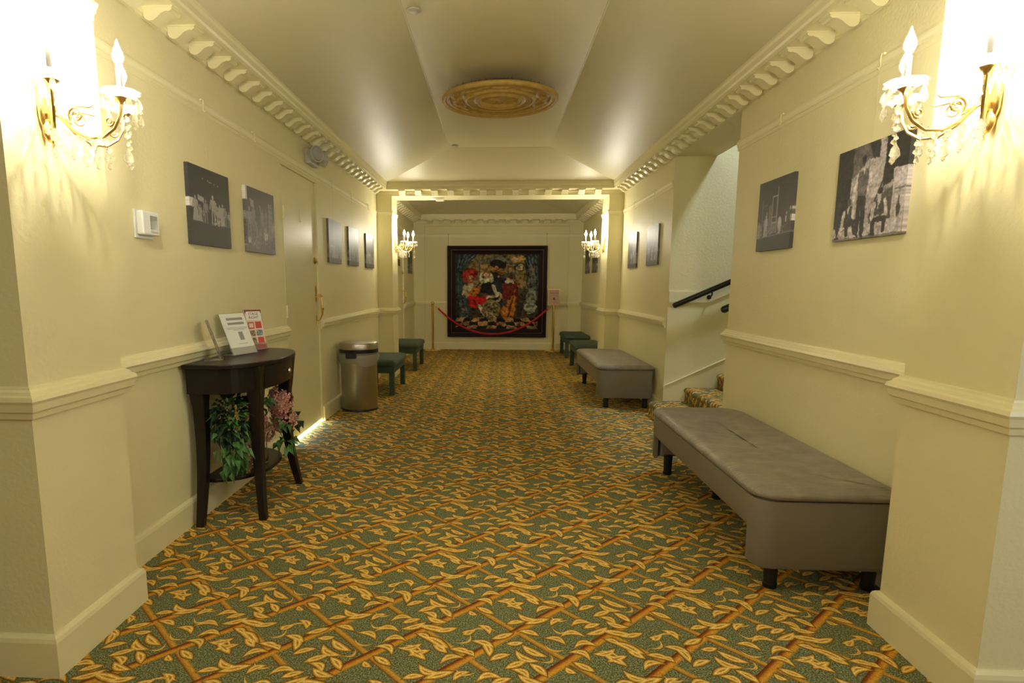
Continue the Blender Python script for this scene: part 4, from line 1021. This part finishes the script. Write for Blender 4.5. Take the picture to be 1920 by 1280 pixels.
GP = 'black and white stage photographs on canvas'
for y0_, y1_, a, lab in ((3.20, 3.69, art_line(), 'black canvas print of people in a row on stage, nearest on left wall'),
                         (3.935, 4.44, art_factory(), 'grey canvas print of a crowd with a wheel, just left of the door'),
                         (5.893, 6.37, art_stage(3, .14), 'first canvas print past the left door, pale swirls over a dark stage'),
                         (6.70, 7.17, art_stage(5, .20), 'middle of the three canvas prints past the left door'),
                         (7.60, 8.09, art_stage(8, .10), 'last canvas print before the far left pillar'),
                         (11.32, 11.80, art_stage(9, .05), 'canvas print on the left wall beyond the far pillar')):
    canvas('canvas_print', (XL, (y0_ + y1_) / 2, ZP), PI / 2, y1_ - y0_, HP, TH, a, lab, 'picture', GP)
for y0_, y1_, a, lab in ((2.66, 3.18, art_men(), 'canvas print of one standing and two crouching men in vests, nearest on the right wall'),
                         (3.63, 4.08, art_house(), 'dark canvas print of a house set with tall windows, left of the three men'),
                         (6.50, 6.98, art_stage(12, .20), 'canvas print just past the stair opening on the right wall'),
                         (7.48, 7.93, art_stage(14, .16), 'canvas print beside the far right pillar'),
                         (10.35, 10.85, art_stage(16, .05), 'nearer dark canvas print behind the far right sconce'),
                         (11.17, 11.65, art_stage(18, .035), 'farther dark canvas print behind the far right sconce, closest to the back wall')):
    canvas('canvas_print', (XR, (y0_ + y1_) / 2, ZP), -PI / 2, y1_ - y0_, HP, TH, a, lab, 'picture', GP)

# the large painting: a plain group of musicians in old dress (own composition in the photo's colours)
def art_big(W_=250, H_=226):
    c = Cv(W_, H_, (.10, .085, .045))
    c.rect(0, 0, 1, 1, (.075, .062, .035)); c.poly([(.18, .0), (.82, .0), (.86, .45), (.14, .45)], (.22, .17, .075)); c.rect(.30, .12, .70, .50, (.30, .20, .075)); c.rect(.27, .11, .73, .13, (.12, .10, .05)); c.rect(.28, .12, .30, .5, (.12, .10, .06)); c.rect(.70, .12, .72, .5, (.12, .10, .06))
    c.poly([(.26, .08), (.5, .02), (.74, .08), (.72, .11), (.28, .11)], (.13, .14, .12))
    for i in range(14):
        x = i / 13 * .25; g = .05 + .10 * (i % 3 == 0); c.line(x, 0, x * .25 + .0, .33 - x * .5, .010, (g * .7, g, g * 1.15))
        x = 1 - i / 13 * .20; c.line(x, 0, 1 - (1 - x) * .35, .42, .010, (g * .7, g, g * 1.15))
    for i in range(5): c.line(.01 + i * .02, .32, .05 + .03 * i, .86, .012, (.05 + .04 * (i % 2), .07 + .05 * (i % 2), .08 + .05 * (i % 2)))
    c.ell(.77, .17, .055, .058, (.035, .03, .02)); c.ell(.77, .17, .043, .046, (.42, .36, .22)); c.ell(.765, .175, .02, .03, (.20, .14, .08)); c.ell(.19, .17, .05, .055, (.12, .09, .05)); c.ell(.19, .17, .038, .042, (.25, .16, .09)); c.ell(.75, .06, .09, .035, (.45, .25, .12), -.2); c.ell(.80, .05, .03, .03, (.5, .32, .10)); c.ell(.72, .06, .03, .018, (.4, .34, .22))
    c.rect(.88, .15, .95, .30, (.16, .15, .11)); c.rect(.87, .30, .97, .52, (.15, .16, .14)); c.ell(.91, .58, .07, .10, (.20, .22, .18)); c.ell(.90, .70, .07, .06, (.30, .33, .24)); c.line(.86, .72, .97, .70, .012, (.38, .40, .30)); c.line(.88, .78, .95, .76, .010, (.42, .44, .34)); c.ell(.90, .56, .03, .03, (.30, .30, .20))
    # chequered floor
    for r_ in range(3):
        y0_, y1_ = .845 + r_ * .055, .90 + r_ * .055
        for i in range(-4, 14):
            if (i + r_) % 2: continue
            w0, w1 = .094 + .012 * r_, .106 + .012 * r_; x0_, x1_ = .5 + (i - 5) * w0, .5 + (i - 5) * w1
            c.poly([(x0_, y0_), (x0_ + w0, y0_), (x1_ + w1, y1_), (x1_, y1_)], (.36, .21, .10) if r_ % 2 else (.42, .27, .14))
        for i in range(-4, 14):
            if (i + r_) % 2 == 0: continue
            w0, w1 = .094 + .012 * r_, .106 + .012 * r_; x0_, x1_ = .5 + (i - 5) * w0, .5 + (i - 5) * w1
            c.poly([(x0_, y0_), (x0_ + w0, y0_), (x1_ + w1, y1_), (x1_, y1_)], (.018, .018, .016))
    sk_ = (.50, .27, .15)
    # standing fiddler at the back
    c.poly([(.42, .23), (.60, .23), (.63, .50), (.56, .84), (.47, .84), (.44, .45)], (.022, .026, .032)); c.ell(.495, .165, .028, .038, sk_); c.ell(.51, .135, .10, .055, (.016, .014, .012), .15); c.ell(.50, .105, .05, .035, (.02, .016, .014)); c.ell(.495, .175, .022, .025, (.40, .20, .11)); c.line(.47, .20, .60, .27, .014, (.32, .12, .03)); c.ell(.56, .245, .035, .018, (.36, .15, .04), .4); c.ell(.52, .28, .02, .015, sk_)
    # left player with red hat and red breeches
    c.ell(.175, .27, .095, .075, (.36, .035, .02), -.5); c.ell(.15, .33, .07, .05, (.30, .03, .02), .6); c.ell(.185, .32, .033, .045, sk_); c.ell(.16, .34, .02, .05, (.22, .09, .04)); c.poly([(.10, .40), (.21, .38), (.24, .55), (.12, .57)], (.40, .36, .22)); c.line(.11, .43, .10, .52, .020, (.42, .38, .24)); c.line(.10, .53, .19, .53, .014, (.46, .40, .26))
    c.ell(.24, .49, .055, .075, (.48, .18, .035), .6); c.ell(.20, .52, .05, .05, (.44, .15, .03)); c.line(.25, .44, .32, .37, .010, (.06, .04, .03)); c.ell(.225, .485, .012, .014, (.05, .02, .01)); c.poly([(.14, .56), (.33, .56), (.37, .62), (.30, .68), (.24, .71), (.16, .68)], (.40, .018, .014)); c.ell(.33, .60, .055, .05, (.42, .02, .016))
    c.line(.28, .68, .37, .84, .020, (.58, .48, .36)); c.line(.36, .84, .42, .86, .014, (.16, .09, .05)); c.line(.17, .68, .17, .86, .006, (.05, .04, .03)); c.line(.26, .68, .26, .86, .006, (.05, .04, .03)); c.ell(.09, .75, .02, .03, (.35, .22, .2))
    # seated lady in a wide ruff
    c.ell(.375, .32, .092, .088, (.50, .48, .30)); c.ell(.375, .37, .06, .06, (.46, .50, .30)); c.ell(.372, .27, .045, .045, (.30, .14, .05)); c.ell(.372, .285, .030, .040, (.66, .40, .26)); c.ell(.385, .45, .085, .08, (.018, .018, .016)); c.line(.46, .43, .50, .54, .022, (.42, .36, .24)); c.line(.50, .55, .38, .58, .016, (.50, .40, .26)); c.line(.52, .52, .56, .56, .018, (.44, .38, .25)); c.line(.55, .57, .51, .62, .015, (.44, .36, .22))
    c.ell(.43, .73, .115, .125, (.22, .18, .08))
    for i in range(34): a, b_ = rng.random() * 6.28, rng.random() ** .5 * .1; x, y = .43 + b_ * math.cos(a), .73 + b_ * math.sin(a); g = rng.random(); c.line(x, y, x + .04 * rng.normal(), y + .04, .006, (.42 * g + .05, .36 * g + .04, .20 * g + .02))
    # right player with cello
    c.poly([(.56, .38), (.75, .38), (.76, .60), (.70, .66), (.57, .64)], (.17, .028, .018)); c.ell(.655, .31, .033, .040, sk_); c.ell(.64, .27, .095, .032, (.07, .08, .06), -.25); c.ell(.655, .30, .045, .025, (.10, .06, .03)); c.poly([(.59, .34), (.72, .34), (.70, .39), (.655, .37), (.61, .39)], (.52, .50, .36)); c.poly([(.56, .62), (.70, .62), (.66, .86), (.58, .86)], (.05, .065, .07))
    c.line(.77, .32, .66, .70, .010, (.30, .11, .03)); c.ell(.775, .31, .02, .018, (.14, .06, .03)); c.ell(.685, .62, .060, .085, (.44, .17, .025), .35); c.ell(.635, .76, .085, .105, (.46, .17, .022), .35); c.ell(.60, .74, .03, .07, (.58, .27, .05), .35); c.line(.70, .56, .63, .84, .010, (.10, .04, .015)); c.line(.60, .68, .66, .76, .004, (.05, .02, .01)); c.ell(.77, .42, .03, .02, sk_); c.line(.66, .40, .74, .44, .02, (.16, .03, .02)); c.poly([(.74, .60), (.82, .66), (.80, .84), (.74, .84)], (.045, .03, .025))
    for _ in range(500):
        x, y = rng.random(2); q = c.a[min(H_ - 1, int(y * H_)), min(W_ - 1, int(x * W_))] * (.7 + .6 * rng.random()); c.ell(x, y, .010, .006, q, rng.random() * 3, .6)
    c.put(np.clip(1 - np.minimum(np.minimum(c.u, 1 - c.u), np.minimum(c.v, 1 - c.v)) * 18, 0, 1) * .35, (.02, .018, .014))
    c.a = painterly(c.a ** 1.12 * 1.1, 2.6, .8, 4)
    return c.noise(.06).a
bp_ = thing('painting', (.019, YB - .028, 1.15), 'large dark-framed painting of musicians on the back wall behind the red rope', 'painting')
W2, H2, fw = 1.96, 1.785, .165
fr = MB()
def frame_ring(mb, pr):
    """mitred frame, pr = [(inset from outer edge, y)]"""
    vs = []; m_ = len(pr)
    for ins, y in pr:
        a, b_ = W2 / 2 - ins, H2 / 2 - ins; vs += [(-a, y, -b_), (a, y, -b_), (a, y, b_), (-a, y, b_)]
    fs = [(j * 4 + i, j * 4 + (i + 1) % 4, (j + 1) * 4 + (i + 1) % 4, (j + 1) * 4 + i) for j in range(m_ - 1) for i in range(4)]
    mb.add(vs, fs)
frame_ring(fr, [(0, -.002), (0, -.045), (.012, -.055), (.035, -.052), (.06, -.040), (.078, -.038), (.086, -.046), (.100, -.044), (.13, -.030), (fw, -.022), (fw, -.002)])
frm = obj('frame', fr, M['frame'], bp_)
ln = MB(); frame_ring(ln, [(.076, -.0405), (.080, -.0425), (.084, -.0425), (.086, -.040)])
obj('inlay_line', ln, M['frame_line'], frm)
pc = canvas('picture_surface', (0, 0, 0), 0, W2 - 2 * fw + .01, H2 - 2 * fw + .01, .018, art_big(), None, mat_='oil'); pc.parent = bp_
for x in (-.96, .96):
    obj('hanging_wire', MB().tube([(x, -.022, 1.11), (x, -.03, .86)], .0025, 5).sphere((x, -.026, 1.115), .010, 8), M['silver'], bp_)
